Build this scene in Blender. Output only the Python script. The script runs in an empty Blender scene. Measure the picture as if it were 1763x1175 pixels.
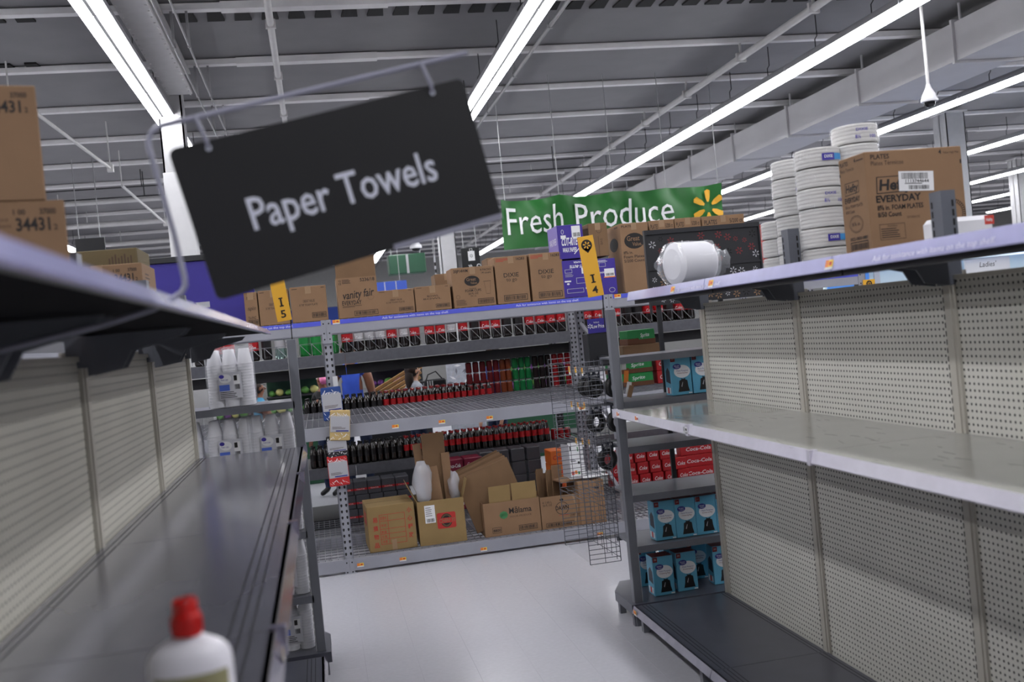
import bpy, bmesh, math, random
from mathutils import Vector, Matrix

# ------------------------------------------------------------------ camera, world, exposure
SC = bpy.context.scene
COL = SC.collection
H = 1.90                                   # eye height
YAW, PITCH, ROLL = math.radians(10.9936), math.radians(0.7192), math.radians(5.5)
FW = Vector((math.sin(YAW) * math.cos(PITCH), math.cos(YAW) * math.cos(PITCH), -math.sin(PITCH)))
RT0 = Vector((math.cos(YAW), -math.sin(YAW), 0)); UP0 = RT0.cross(FW)
RT = RT0 * math.cos(ROLL) - UP0 * math.sin(ROLL)
UP = UP0 * math.cos(ROLL) + RT0 * math.sin(ROLL)
cd = bpy.data.cameras.new('camera'); cam = bpy.data.objects.new('camera', cd); COL.objects.link(cam)
cd.lens = 35.0; cd.sensor_width = 36.0; cd.sensor_fit = 'HORIZONTAL'; cd.clip_start = 0.05; cd.clip_end = 200
cam.matrix_world = Matrix(((RT.x, UP.x, -FW.x, 0), (RT.y, UP.y, -FW.y, 0), (RT.z, UP.z, -FW.z, H), (0, 0, 0, 1)))
cd.dof.use_dof = True; cd.dof.focus_distance = 7.6; cd.dof.aperture_fstop = 2.7
SC.camera = cam
wd = bpy.data.worlds.new('world'); SC.world = wd; wd.use_nodes = True
wd.node_tree.nodes['Background'].inputs[0].default_value = (0.5, 0.52, 0.56, 1)
wd.node_tree.nodes['Background'].inputs[1].default_value = 0.02
vs = SC.view_settings
vs.view_transform = 'Standard'; vs.look = 'None'; vs.exposure = 0.0; vs.gamma = 1.0; vs.use_curve_mapping = False
SC.cycles.max_bounces = 8; SC.cycles.transmission_bounces = 4; SC.cycles.glossy_bounces = 3; SC.cycles.transparent_max_bounces = 10
LAMP = 25.0                                # brightness of the ceiling strip lights

# ------------------------------------------------------------------ measuring helpers (a point of the store on a given plane)
FPX = 1763 * 35.0 / 36.0
def ray(px, py): return RT * ((px - 881.5) / FPX) - UP * ((py - 587.5) / FPX) + FW
EYE = Vector((0, 0, H))
def PY(px, py, Y): d = ray(px, py); return EYE + d * (Y / d.y)
def PX(px, py, X): d = ray(px, py); return EYE + d * (X / d.x)
def PZ(px, py, Z): d = ray(px, py); return EYE + d * ((Z - H) / d.z)

# ------------------------------------------------------------------ materials
def lin(c):
    return tuple(((v / 255) / 12.92 if v / 255 <= 0.04045 else (((v / 255) + 0.055) / 1.055) ** 2.4) for v in c)
MATS = {}
def mat(name, rgb, rough=0.6, metal=0.0, vary=0.0, scale=8.0, bump=0.0, bscale=200.0, emit=0.0, trans=0.0, alpha=1.0, spec=0.5, coat=0.0, stretch=None):
    m = bpy.data.materials.new(name); m.use_nodes = True; MATS[name] = m
    nt = m.node_tree; b = nt.nodes['Principled BSDF']
    c = lin(rgb)
    b.inputs['Base Color'].default_value = (*c, 1); b.inputs['Roughness'].default_value = rough; b.inputs['Metallic'].default_value = metal
    b.inputs['Specular IOR Level'].default_value = spec
    if coat: b.inputs['Coat Weight'].default_value = coat; b.inputs['Coat Roughness'].default_value = 0.1
    if trans: b.inputs['Transmission Weight'].default_value = trans
    if alpha < 1: b.inputs['Alpha'].default_value = alpha
    if emit: b.inputs['Emission Color'].default_value = (*c, 1); b.inputs['Emission Strength'].default_value = emit
    if vary or bump:
        tc = nt.nodes.new('ShaderNodeTexCoord'); src = tc.outputs['Object']
        if stretch:
            mp = nt.nodes.new('ShaderNodeMapping'); mp.inputs['Scale'].default_value = stretch
            nt.links.new(src, mp.inputs['Vector']); src = mp.outputs['Vector']
    if vary:
        n = nt.nodes.new('ShaderNodeTexNoise'); n.inputs['Scale'].default_value = scale; n.inputs['Detail'].default_value = 4
        nt.links.new(src, n.inputs['Vector'])
        r = nt.nodes.new('ShaderNodeMapRange'); r.inputs[1].default_value = 0.3; r.inputs[2].default_value = 0.7
        r.inputs[3].default_value = 1 - vary; r.inputs[4].default_value = 1 + vary
        nt.links.new(n.outputs[0], r.inputs[0])
        mx = nt.nodes.new('ShaderNodeVectorMath'); mx.operation = 'SCALE'; mx.inputs[0].default_value = c
        nt.links.new(r.outputs[0], mx.inputs['Scale']); nt.links.new(mx.outputs[0], b.inputs['Base Color'])
    if bump:
        n2 = nt.nodes.new('ShaderNodeTexNoise'); n2.inputs['Scale'].default_value = bscale; n2.inputs['Detail'].default_value = 3
        nt.links.new(src, n2.inputs['Vector'])
        bp = nt.nodes.new('ShaderNodeBump'); bp.inputs['Strength'].default_value = bump; bp.inputs['Distance'].default_value = 0.002
        nt.links.new(n2.outputs[0], bp.inputs['Height']); nt.links.new(bp.outputs[0], b.inputs['Normal'])
    return m

def pegboard(name, rgb, hole, ax='y'):
    """painted board with a one-inch grid of small punched holes"""
    m = mat(name, rgb, rough=0.55, vary=0.05, scale=3)
    nt = m.node_tree; b = nt.nodes['Principled BSDF']
    base = b.inputs['Base Color'].links[0].from_socket
    tc = nt.nodes.new('ShaderNodeTexCoord'); sp = nt.nodes.new('ShaderNodeSeparateXYZ'); nt.links.new(tc.outputs['Object'], sp.inputs[0])
    def mth(op, a, v=None, v2=None):
        n = nt.nodes.new('ShaderNodeMath'); n.operation = op
        if hasattr(a, 'links'): nt.links.new(a, n.inputs[0])
        else: n.inputs[0].default_value = a
        if v is not None:
            if hasattr(v, 'links'): nt.links.new(v, n.inputs[1])
            else: n.inputs[1].default_value = v
        return n.outputs[0]
    def cell(s):
        f = mth('FRACT', mth('DIVIDE', s, 0.0254)); return mth('SUBTRACT', f, 0.5)
    u, v = cell(sp.outputs['Y']), cell(sp.outputs['Z'])
    d = mth('SQRT', mth('ADD', mth('MULTIPLY', u, u), mth('MULTIPLY', v, v)))
    h = mth('LESS_THAN', d, hole)
    mx = nt.nodes.new('ShaderNodeMix'); mx.data_type = 'RGBA'
    nt.links.new(h, mx.inputs[0]); nt.links.new(base, mx.inputs[6]); mx.inputs[7].default_value = (0.012, 0.010, 0.009, 1)
    nt.links.new(mx.outputs[2], b.inputs['Base Color'])
    return m

pegboard('pegboard', (204, 202, 194), 0.20)
pegboard('pegboard_old', (192, 189, 178), 0.17)
mat('upright_paint', (184, 180, 170), 0.5, vary=0.04)
mat('slot_dark', (18, 17, 18), 0.8)
mat('shelf_dark', (106, 106, 115), 0.20, vary=0.14, scale=5, spec=0.9, stretch=(1, 0.35, 1))
mat('shelf_light', (174, 173, 168), 0.13, vary=0.03, scale=5, spec=0.8)
mat('deck_dark', (78, 79, 90), 0.28, vary=0.10, scale=6)
mat('groove', (30, 30, 36), 0.6)
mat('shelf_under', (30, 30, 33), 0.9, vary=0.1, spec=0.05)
mat('rail_lavender', (168, 167, 214), 0.22, vary=0.04, scale=14, coat=0.5)
mat('rail_clear', (120, 116, 134), 0.12, vary=0.25, scale=16, coat=0.6)
mat('rail_pale', (206, 203, 216), 0.25, vary=0.06, scale=12, coat=0.5)
mat('rail_mid', (146, 144, 158), 0.25, vary=0.1, scale=14, coat=0.4)
mat('strip_blue', (84, 92, 206), 0.4)
mat('strip_text', (226, 228, 245), 0.5)
mat('strip_text_faint', (226, 224, 240), 0.5)
mat('post_grey', (112, 114, 122), 0.4, vary=0.06)
mat('post_dark', (92, 95, 104), 0.45, vary=0.06)
mat('endcap_shelf', (104, 106, 114), 0.32, vary=0.08)
mat('beam_grey', (150, 151, 160), 0.42, vary=0.06, scale=5)
mat('beam_dark', (96, 97, 104), 0.5, vary=0.10, scale=25)
mat('beam_black', (36, 36, 39), 0.55, vary=0.1)
mat('wire_deck', (140, 141, 148), 0.35, metal=0.5)
mat('wire_chrome', (150, 152, 158), 0.3, metal=0.7)
mat('wire_dark', (92, 94, 102), 0.4, metal=0.4)
mat('card', (138, 107, 79), 0.8, vary=0.07, scale=5, bump=0.15, bscale=90)
mat('card_light', (130, 101, 75), 0.8, vary=0.06, scale=5, bump=0.15, bscale=90)
mat('card_yellow', (141, 116, 74), 0.78, vary=0.07, scale=5, bump=0.15, bscale=90)
mat('card_brown', (121, 93, 66), 0.82, vary=0.09, scale=5, bump=0.15, bscale=90)
mat('card_olive', (96, 84, 58), 0.82, vary=0.09, scale=5)
mat('tape', (150, 121, 92), 0.3, spec=0.6)
mat('ink', (28, 24, 24), 0.7); mat('ink_brown', (74, 56, 44), 0.75); mat('ink_red', (176, 44, 38), 0.7); mat('ink_green', (70, 132, 82), 0.7)
mat('paper', (226, 226, 228), 0.6); mat('paper_grey', (170, 170, 176), 0.6)
mat('purple_box', (58, 40, 140), 0.5, vary=0.05); mat('purple_side', (122, 104, 190), 0.5)
mat('purple_panel', (48, 38, 132), 0.55, vary=0.04)
mat('black_panel', (30, 31, 36), 0.5, vary=0.06)
mat('sign_black', (18, 18, 22), 0.45, vary=0.03)
mat('sign_letter', (206, 208, 222), 0.5)
mat('sign_wire', (140, 140, 156), 0.4)
mat('sign_yellow', (224, 168, 44), 0.5)
mat('foam', (232, 231, 236), 0.5, vary=0.03); mat('foam_warm', (214, 210, 204), 0.55, vary=0.06, scale=40)
mat('plate_edge', (196, 193, 188), 0.5, vary=0.16, scale=30, stretch=(0.4, 0.4, 6), bump=0.5, bscale=60)
mat('film', (235, 238, 245), 0.12, alpha=0.22, spec=1.0, bump=1.0, bscale=30)
mat('film_thick', (228, 230, 238), 0.15, alpha=0.42, spec=0.9, bump=0.9, bscale=24)
mat('label_purple', (62, 52, 150), 0.4); mat('label_blue', (84, 112, 204), 0.4); mat('label_cyan', (60, 142, 206), 0.4); mat('label_grey', (196, 196, 204), 0.4)
mat('teal_box', (92, 164, 194), 0.4, vary=0.03); mat('dark_red', (120, 30, 34), 0.5); mat('bag_black', (22, 21, 23), 0.3)
mat('navy', (52, 54, 130), 0.5); mat('orange', (214, 106, 36), 0.5, vary=0.06); mat('tag_yellow', (238, 200, 62), 0.5); mat('tag_red', (204, 66, 54), 0.5); mat('tag_orange', (226, 130, 52), 0.5)
mat('cola', (22, 13, 11), 0.08, spec=0.8, coat=0.6); mat('cola_cap', (150, 22, 26), 0.4); mat('cap_black', (24, 24, 26), 0.4); mat('cap_white', (220, 222, 226), 0.4)
mat('cola_label', (176, 22, 30), 0.3); mat('zero_label', (30, 28, 30), 0.3); mat('label_silver', (178, 176, 180), 0.35)
mat('green_pet', (36, 150, 66), 0.08, trans=0.35, spec=0.7); mat('green_label', (30, 128, 60), 0.35); mat('clear_pet', (150, 176, 170), 0.08, trans=0.6, spec=0.8)
mat('cola_box', (176, 22, 30), 0.4, vary=0.05); mat('zero_box', (72, 72, 78), 0.4, vary=0.05); mat('sprite_box', (28, 130, 64), 0.45); mat('tray_brown', (100, 62, 40), 0.8); mat('magenta_box', (120, 22, 52), 0.45)
mat('can_red', (160, 26, 32), 0.25, metal=0.3); mat('can_dark_red', (110, 26, 32), 0.25, metal=0.3); mat('can_brown', (128, 62, 34), 0.25, metal=0.3); mat('can_green', (24, 124, 66), 0.25, metal=0.3); mat('can_black', (36, 24, 26), 0.25, metal=0.3); mat('can_top', (190, 190, 194), 0.3, metal=0.8)
mat('white_paint', (206, 206, 208), 0.6, vary=0.03); mat('column_paint', (176, 176, 178), 0.6, vary=0.04)
mat('roof_deck', (126, 125, 128), 0.75, vary=0.05, scale=2.5); mat('purlin', (226, 225, 226), 0.6, vary=0.04); mat('girder', (206, 205, 206), 0.6, vary=0.05)
mat('pipe_white', (196, 195, 195), 0.5, vary=0.04); mat('pipe_grey', (150, 150, 152), 0.5, vary=0.05); mat('cable_dark', (44, 44, 46), 0.6)
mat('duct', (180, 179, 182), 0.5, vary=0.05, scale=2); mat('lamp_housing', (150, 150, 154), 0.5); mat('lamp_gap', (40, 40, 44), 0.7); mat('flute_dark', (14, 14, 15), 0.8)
mat('lamp_lens', (252, 252, 255), 0.4, emit=LAMP)
mat('floor_tile', (186, 186, 193), 0.26, vary=0.03, scale=34, spec=0.45); mat('floor_base', (172, 172, 179), 0.35, vary=0.04, scale=30)
mat('wall_paint', (168, 168, 166), 0.8, vary=0.03); mat('wall_blue', (54, 82, 170), 0.7)
mat('banner_green', (34, 104, 42), 0.45, vary=0.10, scale=1.4); mat('banner_white', (236, 238, 240), 0.5)
mat('dome_white', (206, 206, 210), 0.3); mat('dome_dark', (22, 22, 25), 0.1)
mat('bottle_white', (236, 234, 242), 0.28, vary=0.02, spec=0.6); mat('cap_red', (196, 18, 14), 0.3); mat('bottle_label', (150, 146, 108), 0.5, vary=0.1, scale=30); mat('bottle_mark', (116, 22, 22), 0.5)
mat('skin_light', (206, 158, 132), 0.55); mat('skin_brown', (134, 88, 66), 0.55); mat('hair_dark', (44, 30, 26), 0.5, vary=0.2, scale=60); mat('cloth_grey', (168, 172, 182), 0.85, vary=0.15, scale=20); mat('cloth_blue', (58, 92, 206), 0.85, vary=0.08, scale=12); mat('cloth_denim', (40, 52, 82), 0.9, vary=0.1); mat('cloth_teal', (74, 150, 190), 0.85); mat('cloth_navy', (34, 46, 110), 0.85); mat('shoe_black', (22, 22, 24), 0.6); mat('shoe_sole', (206, 204, 200), 0.6); mat('eye_white', (230, 228, 226), 0.3); mat('lip', (150, 80, 76), 0.5); mat('pink', (226, 120, 170), 0.5); mat('cloth_black', (26, 26, 30), 0.8); mat('cloth_stripe', (196, 190, 196), 0.8)
mat('wood_slat', (170, 132, 86), 0.7, vary=0.1); mat('produce_purple', (112, 62, 130), 0.5, vary=0.2, scale=20); mat('produce_green', (92, 150, 66), 0.55, vary=0.2, scale=20); mat('produce_yellow', (200, 196, 120), 0.5); mat('case_dark', (34, 36, 40), 0.5); mat('case_green', (24, 72, 48), 0.5); mat('case_lamp', (196, 150, 255), 0.4, emit=0.7)
mat('bright_blue', (96, 160, 240), 0.5); mat('cool_white', (222, 238, 242), 0.5); mat('cool_lamp', (226, 240, 250), 0.5, emit=1.6)
mat('mat_blue', (34, 66, 130), 0.7); mat('mat_beige', (186, 160, 106), 0.7); mat('mat_black', (34, 34, 40), 0.7); mat('mat_red', (186, 34, 36), 0.7)
mat('rubber', (20, 20, 22), 0.5); mat('pack_card', (44, 48, 62), 0.5)
mat('scuff', (70, 68, 64), 0.7)

# ------------------------------------------------------------------ mesh builder
class MB:
    def __init__(s): s.v = []; s.f = []; s.m = []; s.names = []; s.smooth = set()
    def mi(s, n):
        if n not in s.names: s.names.append(n)
        return s.names.index(n)
    def add(s, vs, fs, m, smooth=False):
        o = len(s.v); k = s.mi(m); s.v += [tuple(p) for p in vs]
        for f in fs:
            if smooth: s.smooth.add(len(s.f))
            s.f.append(tuple(i + o for i in f)); s.m.append(k)
        return s
    def box(s, x0, x1, y0, y1, z0, z1, m):
        if x0 > x1: x0, x1 = x1, x0
        if y0 > y1: y0, y1 = y1, y0
        if z0 > z1: z0, z1 = z1, z0
        v = [(x, y, z) for x in (x0, x1) for y in (y0, y1) for z in (z0, z1)]
        return s.add(v, [(0, 1, 3, 2), (4, 6, 7, 5), (0, 4, 5, 1), (2, 3, 7, 6), (0, 2, 6, 4), (1, 5, 7, 3)], m)
    def cbox(s, x0, x1, y0, y1, z0, z1, m, b=0.004):
        if x0 > x1: x0, x1 = x1, x0
        if y0 > y1: y0, y1 = y1, y0
        if z0 > z1: z0, z1 = z1, z0
        lo, hi = (x0, y0, z0), (x1, y1, z1); V = []; idx = {}
        for c in range(8):
            sg = ((c >> 2) & 1, (c >> 1) & 1, c & 1); p = [hi[i] if sg[i] else lo[i] for i in range(3)]
            for a in range(3):
                q = [p[i] if i == a else p[i] + (-b if sg[i] else b) for i in range(3)]
                idx[(sg, a)] = len(V); V.append(q)
        F = []
        for a in range(3):
            o = [i for i in range(3) if i != a]
            for k in (0, 1):
                ring = []
                for t in ((0, 0), (1, 0), (1, 1), (0, 1)):
                    g = [0, 0, 0]; g[a] = k; g[o[0]] = t[0]; g[o[1]] = t[1]; ring.append(idx[(tuple(g), a)])
                F.append(ring)
        for a in range(3):
            o = [i for i in range(3) if i != a]
            for t in ((0, 0), (1, 0), (1, 1), (0, 1)):
                g0 = [0, 0, 0]; g0[o[0]] = t[0]; g0[o[1]] = t[1]; g1 = list(g0); g1[a] = 1; g0, g1 = tuple(g0), tuple(g1)
                F.append([idx[(g0, o[0])], idx[(g1, o[0])], idx[(g1, o[1])], idx[(g0, o[1])]])
        for c in range(8):
            sg = ((c >> 2) & 1, (c >> 1) & 1, c & 1); F.append([idx[(sg, 0)], idx[(sg, 1)], idx[(sg, 2)]])
        cc = Vector([(lo[i] + hi[i]) / 2 for i in range(3)])
        G = []
        for f in F:
            p = [Vector(V[i]) for i in f]; n = (p[1] - p[0]).cross(p[2] - p[0]); c = sum(p, Vector()) / len(p)
            G.append(f if n.dot(c - cc) > 0 else f[::-1])
        return s.add(V, G, m)
    def bar(s, a, b, w, h, m, up=(0, 0, 1)):
        a, b = Vector(a), Vector(b); d = (b - a).normalized(); u = Vector(up)
        if abs(d.dot(u)) > 0.95: u = Vector((0, 1, 0))
        r = d.cross(u).normalized(); u = r.cross(d)
        v = [p + r * i * w / 2 + u * j * h / 2 for p in (a, b) for i in (-1, 1) for j in (-1, 1)]
        return s.add(v, [(0, 1, 3, 2), (4, 6, 7, 5), (0, 4, 5, 1), (2, 3, 7, 6), (0, 2, 6, 4), (1, 5, 7, 3)], m)
    def tube(s, pts, r, m, n=8, cap=True):
        pts = [Vector(p) for p in pts]; rings = []; u = None
        for i, p in enumerate(pts):
            d = (pts[min(i + 1, len(pts) - 1)] - pts[max(i - 1, 0)]).normalized()
            if u is None:
                u = Vector((0, 0, 1)) if abs(d.z) < 0.9 else Vector((0, 1, 0))
            u = (u - d * u.dot(d)).normalized(); w = d.cross(u)
            rr = r[i] if isinstance(r, (list, tuple)) else r
            rings.append([p + u * math.cos(2 * math.pi * k / n) * rr + w * math.sin(2 * math.pi * k / n) * rr for k in range(n)])
        v = [q for g in rings for q in g]
        f = [(i * n + k, i * n + (k + 1) % n, (i + 1) * n + (k + 1) % n, (i + 1) * n + k) for i in range(len(pts) - 1) for k in range(n)]
        s.add(v, f, m, True)
        if cap: s.add(rings[0], [tuple(range(n))[::-1]], m); s.add(rings[-1], [tuple(range(n))], m)
        return s
    def lathe(s, prof, m, n=16, c=(0, 0, 0), sx=1, sy=1, mats=None):
        """profile [(r, z)...]; mats gives one material name per band"""
        c = Vector(c)
        for i in range(len(prof) - 1):
            (r0, z0), (r1, z1) = prof[i], prof[i + 1]
            v = []; f = []
            for k in range(n):
                a = 2 * math.pi * k / n; v.append(c + Vector((r0 * math.cos(a) * sx, r0 * math.sin(a) * sy, z0)))
            for k in range(n):
                a = 2 * math.pi * k / n; v.append(c + Vector((r1 * math.cos(a) * sx, r1 * math.sin(a) * sy, z1)))
            f = [(k, (k + 1) % n, n + (k + 1) % n, n + k) for k in range(n)]
            s.add(v, f, mats[i] if mats else m, True)
        return s
    def prism(s, prof, y0, y1, m):
        """profile of (x, z) points pushed along y"""
        n = len(prof); v = [(x, y0, z) for x, z in prof] + [(x, y1, z) for x, z in prof]
        f = [(k, (k + 1) % n, n + (k + 1) % n, n + k) for k in range(n)] + [tuple(range(n))[::-1], tuple(range(n, 2 * n))]
        return s.add(v, f, m)
    def prismz(s, poly, z0, z1, m):
        n = len(poly); v = [(x, y, z0) for x, y in poly] + [(x, y, z1) for x, y in poly]
        f = [(k, (k + 1) % n, n + (k + 1) % n, n + k) for k in range(n)] + [tuple(range(n))[::-1], tuple(range(n, 2 * n))]
        return s.add(v, f, m)
    def mesh(s, name):
        me = bpy.data.meshes.new(name); me.from_pydata(s.v, [], s.f)
        for n in s.names: me.materials.append(MATS[n])
        me.polygons.foreach_set('material_index', s.m)
        if s.smooth: me.polygons.foreach_set('use_smooth', [i in s.smooth for i in range(len(s.f))])
        me.update(); return me
    def build(s, name, parent=None, loc=(0, 0, 0), rot=(0, 0, 0), fix=True):
        me = s.mesh(name)
        if fix:
            bm = bmesh.new(); bm.from_mesh(me); bmesh.ops.recalc_face_normals(bm, faces=bm.faces); bm.to_mesh(me); bm.free()
        return put(name, me, parent, loc, rot)

def put(name, me, parent=None, loc=(0, 0, 0), rot=(0, 0, 0)):
    o = bpy.data.objects.new(name, me); COL.objects.link(o)
    o.location = loc; o.rotation_euler = rot
    if parent: o.parent = parent
    return o
def tag(o, label=None, cat=None, group=None, kind=None):
    if label: o['label'] = label
    if cat: o['category'] = cat
    if group: o['group'] = group
    if kind: o['kind'] = kind
    return o
def thing(name, label, cat, loc=(0, 0, 0), rz=0, group=None, rot=None):
    o = bpy.data.objects.new(name, None); COL.objects.link(o); o.location = loc
    o.rotation_euler = rot if rot else (0, 0, rz); o.empty_display_size = 0.05
    return tag(o, label, cat, group)
def copy_tree(o, loc=None, rot=None, label=None, group=None, parent=None):
    c = o.copy(); COL.objects.link(c); c.parent = parent
    if loc is not None: c.location = loc
    if rot is not None: c.rotation_euler = rot
    if label: c['label'] = label
    if group: c['group'] = group
    for ch in o.children: copy_tree(ch, parent=c)
    return c

# ------------------------------------------------------------------ printing: flat shapes on a face (x right, y up, z out of the face)
_TXT = {}
def glyphs(s, bold=0.0):
    k = (s, bold)
    if k in _TXT: return _TXT[k]
    cu = bpy.data.curves.new('t', 'FONT'); cu.body = s; cu.size = 1; cu.resolution_u = 2; cu.dimensions = '2D'; cu.fill_mode = 'FRONT'; cu.offset = bold
    ob = bpy.data.objects.new('t', cu); COL.objects.link(ob)
    me = bpy.data.meshes.new_from_object(ob.evaluated_get(bpy.context.evaluated_depsgraph_get()))
    v = [tuple(q.co) for q in me.vertices]; f = [tuple(p.vertices) for p in me.polygons]
    bpy.data.objects.remove(ob); bpy.data.curves.remove(cu); bpy.data.meshes.remove(me)
    _TXT[k] = (v, f); return v, f
class Print(MB):
    def __init__(s): super().__init__(); s.z = 0.0006
    def lift(s): s.z += 0.0003; return s
    def text(s, t, x, y, h, m='ink', w=None, al='l', bold=0.0, shear=0.0, ang=0.0):
        v, f = glyphs(t, bold)
        if not v: return s
        k = h / 0.70; xs = [p[0] for p in v]; x0, x1 = min(xs), max(xs); kx = k if w is None else w / (x1 - x0)
        ww = (x1 - x0) * kx; ox = x - (0 if al == 'l' else ww / 2 if al == 'c' else ww)
        ca, sa = math.cos(ang), math.sin(ang); out = []
        for p in v:
            a = (p[0] - x0) * kx + (ox - x); b = p[1] * k; a += b * shear
            out.append((x + a * ca - b * sa, y + a * sa + b * ca, s.z))
        return s.add(out, f, m)
    def rect(s, x0, x1, y0, y1, m): return s.add([(x0, y0, s.z), (x1, y0, s.z), (x1, y1, s.z), (x0, y1, s.z)], [(0, 1, 2, 3)], m)
    def frame(s, x0, x1, y0, y1, t, m):
        s.rect(x0, x1, y0, y0 + t, m); s.rect(x0, x1, y1 - t, y1, m); s.rect(x0, x0 + t, y0 + t, y1 - t, m); return s.rect(x1 - t, x1, y0 + t, y1 - t, m)
    def poly(s, pts, m): return s.add([(x, y, s.z) for x, y in pts], [tuple(range(len(pts)))], m)
    def ell(s, x, y, a, b, m, n=20): return s.poly([(x + a * math.cos(2 * math.pi * k / n), y + b * math.sin(2 * math.pi * k / n)) for k in range(n)], m)
    def ring(s, x, y, a, b, t, m, n=20):
        v = []; f = []
        for k in range(n):
            c, q = math.cos(2 * math.pi * k / n), math.sin(2 * math.pi * k / n)
            v += [(x + a * c, y + b * q, s.z), (x + (a - t) * c, y + (b - t) * q, s.z)]
        f = [(2 * k, 2 * ((k + 1) % n), 2 * ((k + 1) % n) + 1, 2 * k + 1) for k in range(n)]
        return s.add(v, f, m)
    def bars(s, x0, x1, y0, y1, m='ink', seed=1, n=22):
        r = random.Random(seed); x = x0; st = (x1 - x0) / n
        while x < x1 - st * 0.3:
            w = st * r.choice((0.35, 0.5, 0.8)); s.rect(x, min(x1, x + w), y0, y1, m); x += w + st * r.choice((0.3, 0.45, 0.7))
        return s
    def code(s, x0, x1, y0, y1, m='ink', seed=1):
        t = (y1 - y0) * 0.09; s.frame(x0, x1, y0, y1, t, m); d = (x1 - x0) * 0.06
        return s.bars(x0 + d, x1 - d, y0 + t * 2.2, y1 - t * 2.2, m, seed)
    def spark(s, x, y, r, m, rot=0.0):
        for k in range(6):
            a = rot + math.pi / 2 + k * math.pi / 3; ca, sa = math.cos(a), math.sin(a)
            pts = [(0.30, 0.06), (0.55, 0.15), (0.92, 0.17), (1.0, 0.0), (0.92, -0.17), (0.55, -0.15), (0.30, -0.06)]
            s.poly([(x + r * (p * ca - q * sa), y + r * (p * sa + q * ca)) for p, q in pts], m)
        return s
    def put(s, name, parent, org, xd, yd):
        xd, yd = Vector(xd), Vector(yd); zd = xd.cross(yd); org = Vector(org)
        s.v = [tuple(org + xd * a + yd * b + zd * c) for a, b, c in s.v]
        return s.build(name, parent, fix=False)
FRONT = ((1, 0, 0), (0, 0, 1))             # a face that looks towards -y
LEFT = ((0, -1, 0), (0, 0, 1))             # a face that looks towards -x
RIGHT = ((0, 1, 0), (0, 0, 1))             # a face that looks towards +x
R_ = random.Random(7)

# ================================================================== THE SETTING
ROOM = (-16.0, 36.0, -8.0, 42.0)
RX0, RX1, RY0, RY1 = ROOM
DECK_Z, PUR_Z = 5.275, 5.20
def struct(name, mb, label=None):
    o = mb.build(name); tag(o, label, None, None, 'structure'); return o
fl = struct('floor', MB().box(RX0, RX1, RY0, RY1, -0.06, -0.003, 'floor_base'), 'polished pale grey store floor of square vinyl tiles')
tile_me = MB().cbox(-0.1522, 0.1522, -0.1522, 0.1522, -0.003, 0.0, 'floor_tile', 0.0003).mesh('tile')
for i in range(-1, 7):
    for j in range(9, 39):
        t = put('tile', tile_me, fl, (-0.06 + 0.3048 * i, 0.3048 * j, 0), (0, 0, R_.choice((0, 1, 2, 3)) * math.pi / 2))
ce = struct('ceiling', MB().box(RX0, RX1, RY0, RY1, DECK_Z, DECK_Z + 0.1, 'roof_deck'), 'grey metal roof deck carried on pale purlins')
struct('wall_far', MB().box(RX0, RX1, RY1, RY1 + 0.2, 0, DECK_Z, 'wall_paint'))
struct('wall_near', MB().box(RX0, RX1, RY0 - 0.2, RY0, 0, DECK_Z, 'wall_paint'))
struct('wall_left', MB().box(RX0 - 0.2, RX0, RY0, RY1, 0, DECK_Z, 'wall_paint'))
struct('wall_right', MB().box(RX1, RX1 + 0.2, RY0, RY1, 0, DECK_Z, 'wall_paint'))
tr = MB(); tr.box(RX0, RX1, RY1 - 0.05, RY1, 2.7, 3.5, 'wall_blue'); struct('trim_1', tr, 'blue band painted along the far wall')
pm = MB()
pm.box(RX0, RX1, -0.05, 0.05, PUR_Z, PUR_Z + 0.055, 'purlin'); pm.box(RX0, RX1, -0.006, 0.006, PUR_Z + 0.055, DECK_Z, 'purlin')
for x in (-9.2, -0.6, 6.9, 14.4, 22.0): pm.box(x, x + 1.6, -0.075, 0.06, PUR_Z - 0.012, PUR_Z + 0.06, 'purlin')
pur_me = pm.mesh('purlin')
PURL = [9.86 + 1.87 * k for k in range(-9, 18)]
for y in PURL: put('purlin', pur_me, ce, (0, y, 0))
# openings under the deck flutes, seen beyond the nearest purlins
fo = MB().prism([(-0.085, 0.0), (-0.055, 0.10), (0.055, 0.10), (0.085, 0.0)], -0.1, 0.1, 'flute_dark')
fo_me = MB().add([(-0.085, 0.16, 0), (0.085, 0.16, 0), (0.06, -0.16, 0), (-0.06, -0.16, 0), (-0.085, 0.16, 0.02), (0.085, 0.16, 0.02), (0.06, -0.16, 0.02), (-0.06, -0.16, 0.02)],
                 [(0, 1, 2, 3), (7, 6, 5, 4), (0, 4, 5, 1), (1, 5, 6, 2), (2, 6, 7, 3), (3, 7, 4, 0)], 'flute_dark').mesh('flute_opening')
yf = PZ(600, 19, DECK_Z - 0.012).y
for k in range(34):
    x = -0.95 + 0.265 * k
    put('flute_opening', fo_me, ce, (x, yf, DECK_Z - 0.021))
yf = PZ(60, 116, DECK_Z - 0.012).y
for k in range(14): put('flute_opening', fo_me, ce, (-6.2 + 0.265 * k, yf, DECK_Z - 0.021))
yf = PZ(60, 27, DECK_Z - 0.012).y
for k in range(13): put('flute_opening', fo_me, ce, (-5.6 + 0.265 * k, yf, DECK_Z - 0.021))
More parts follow.
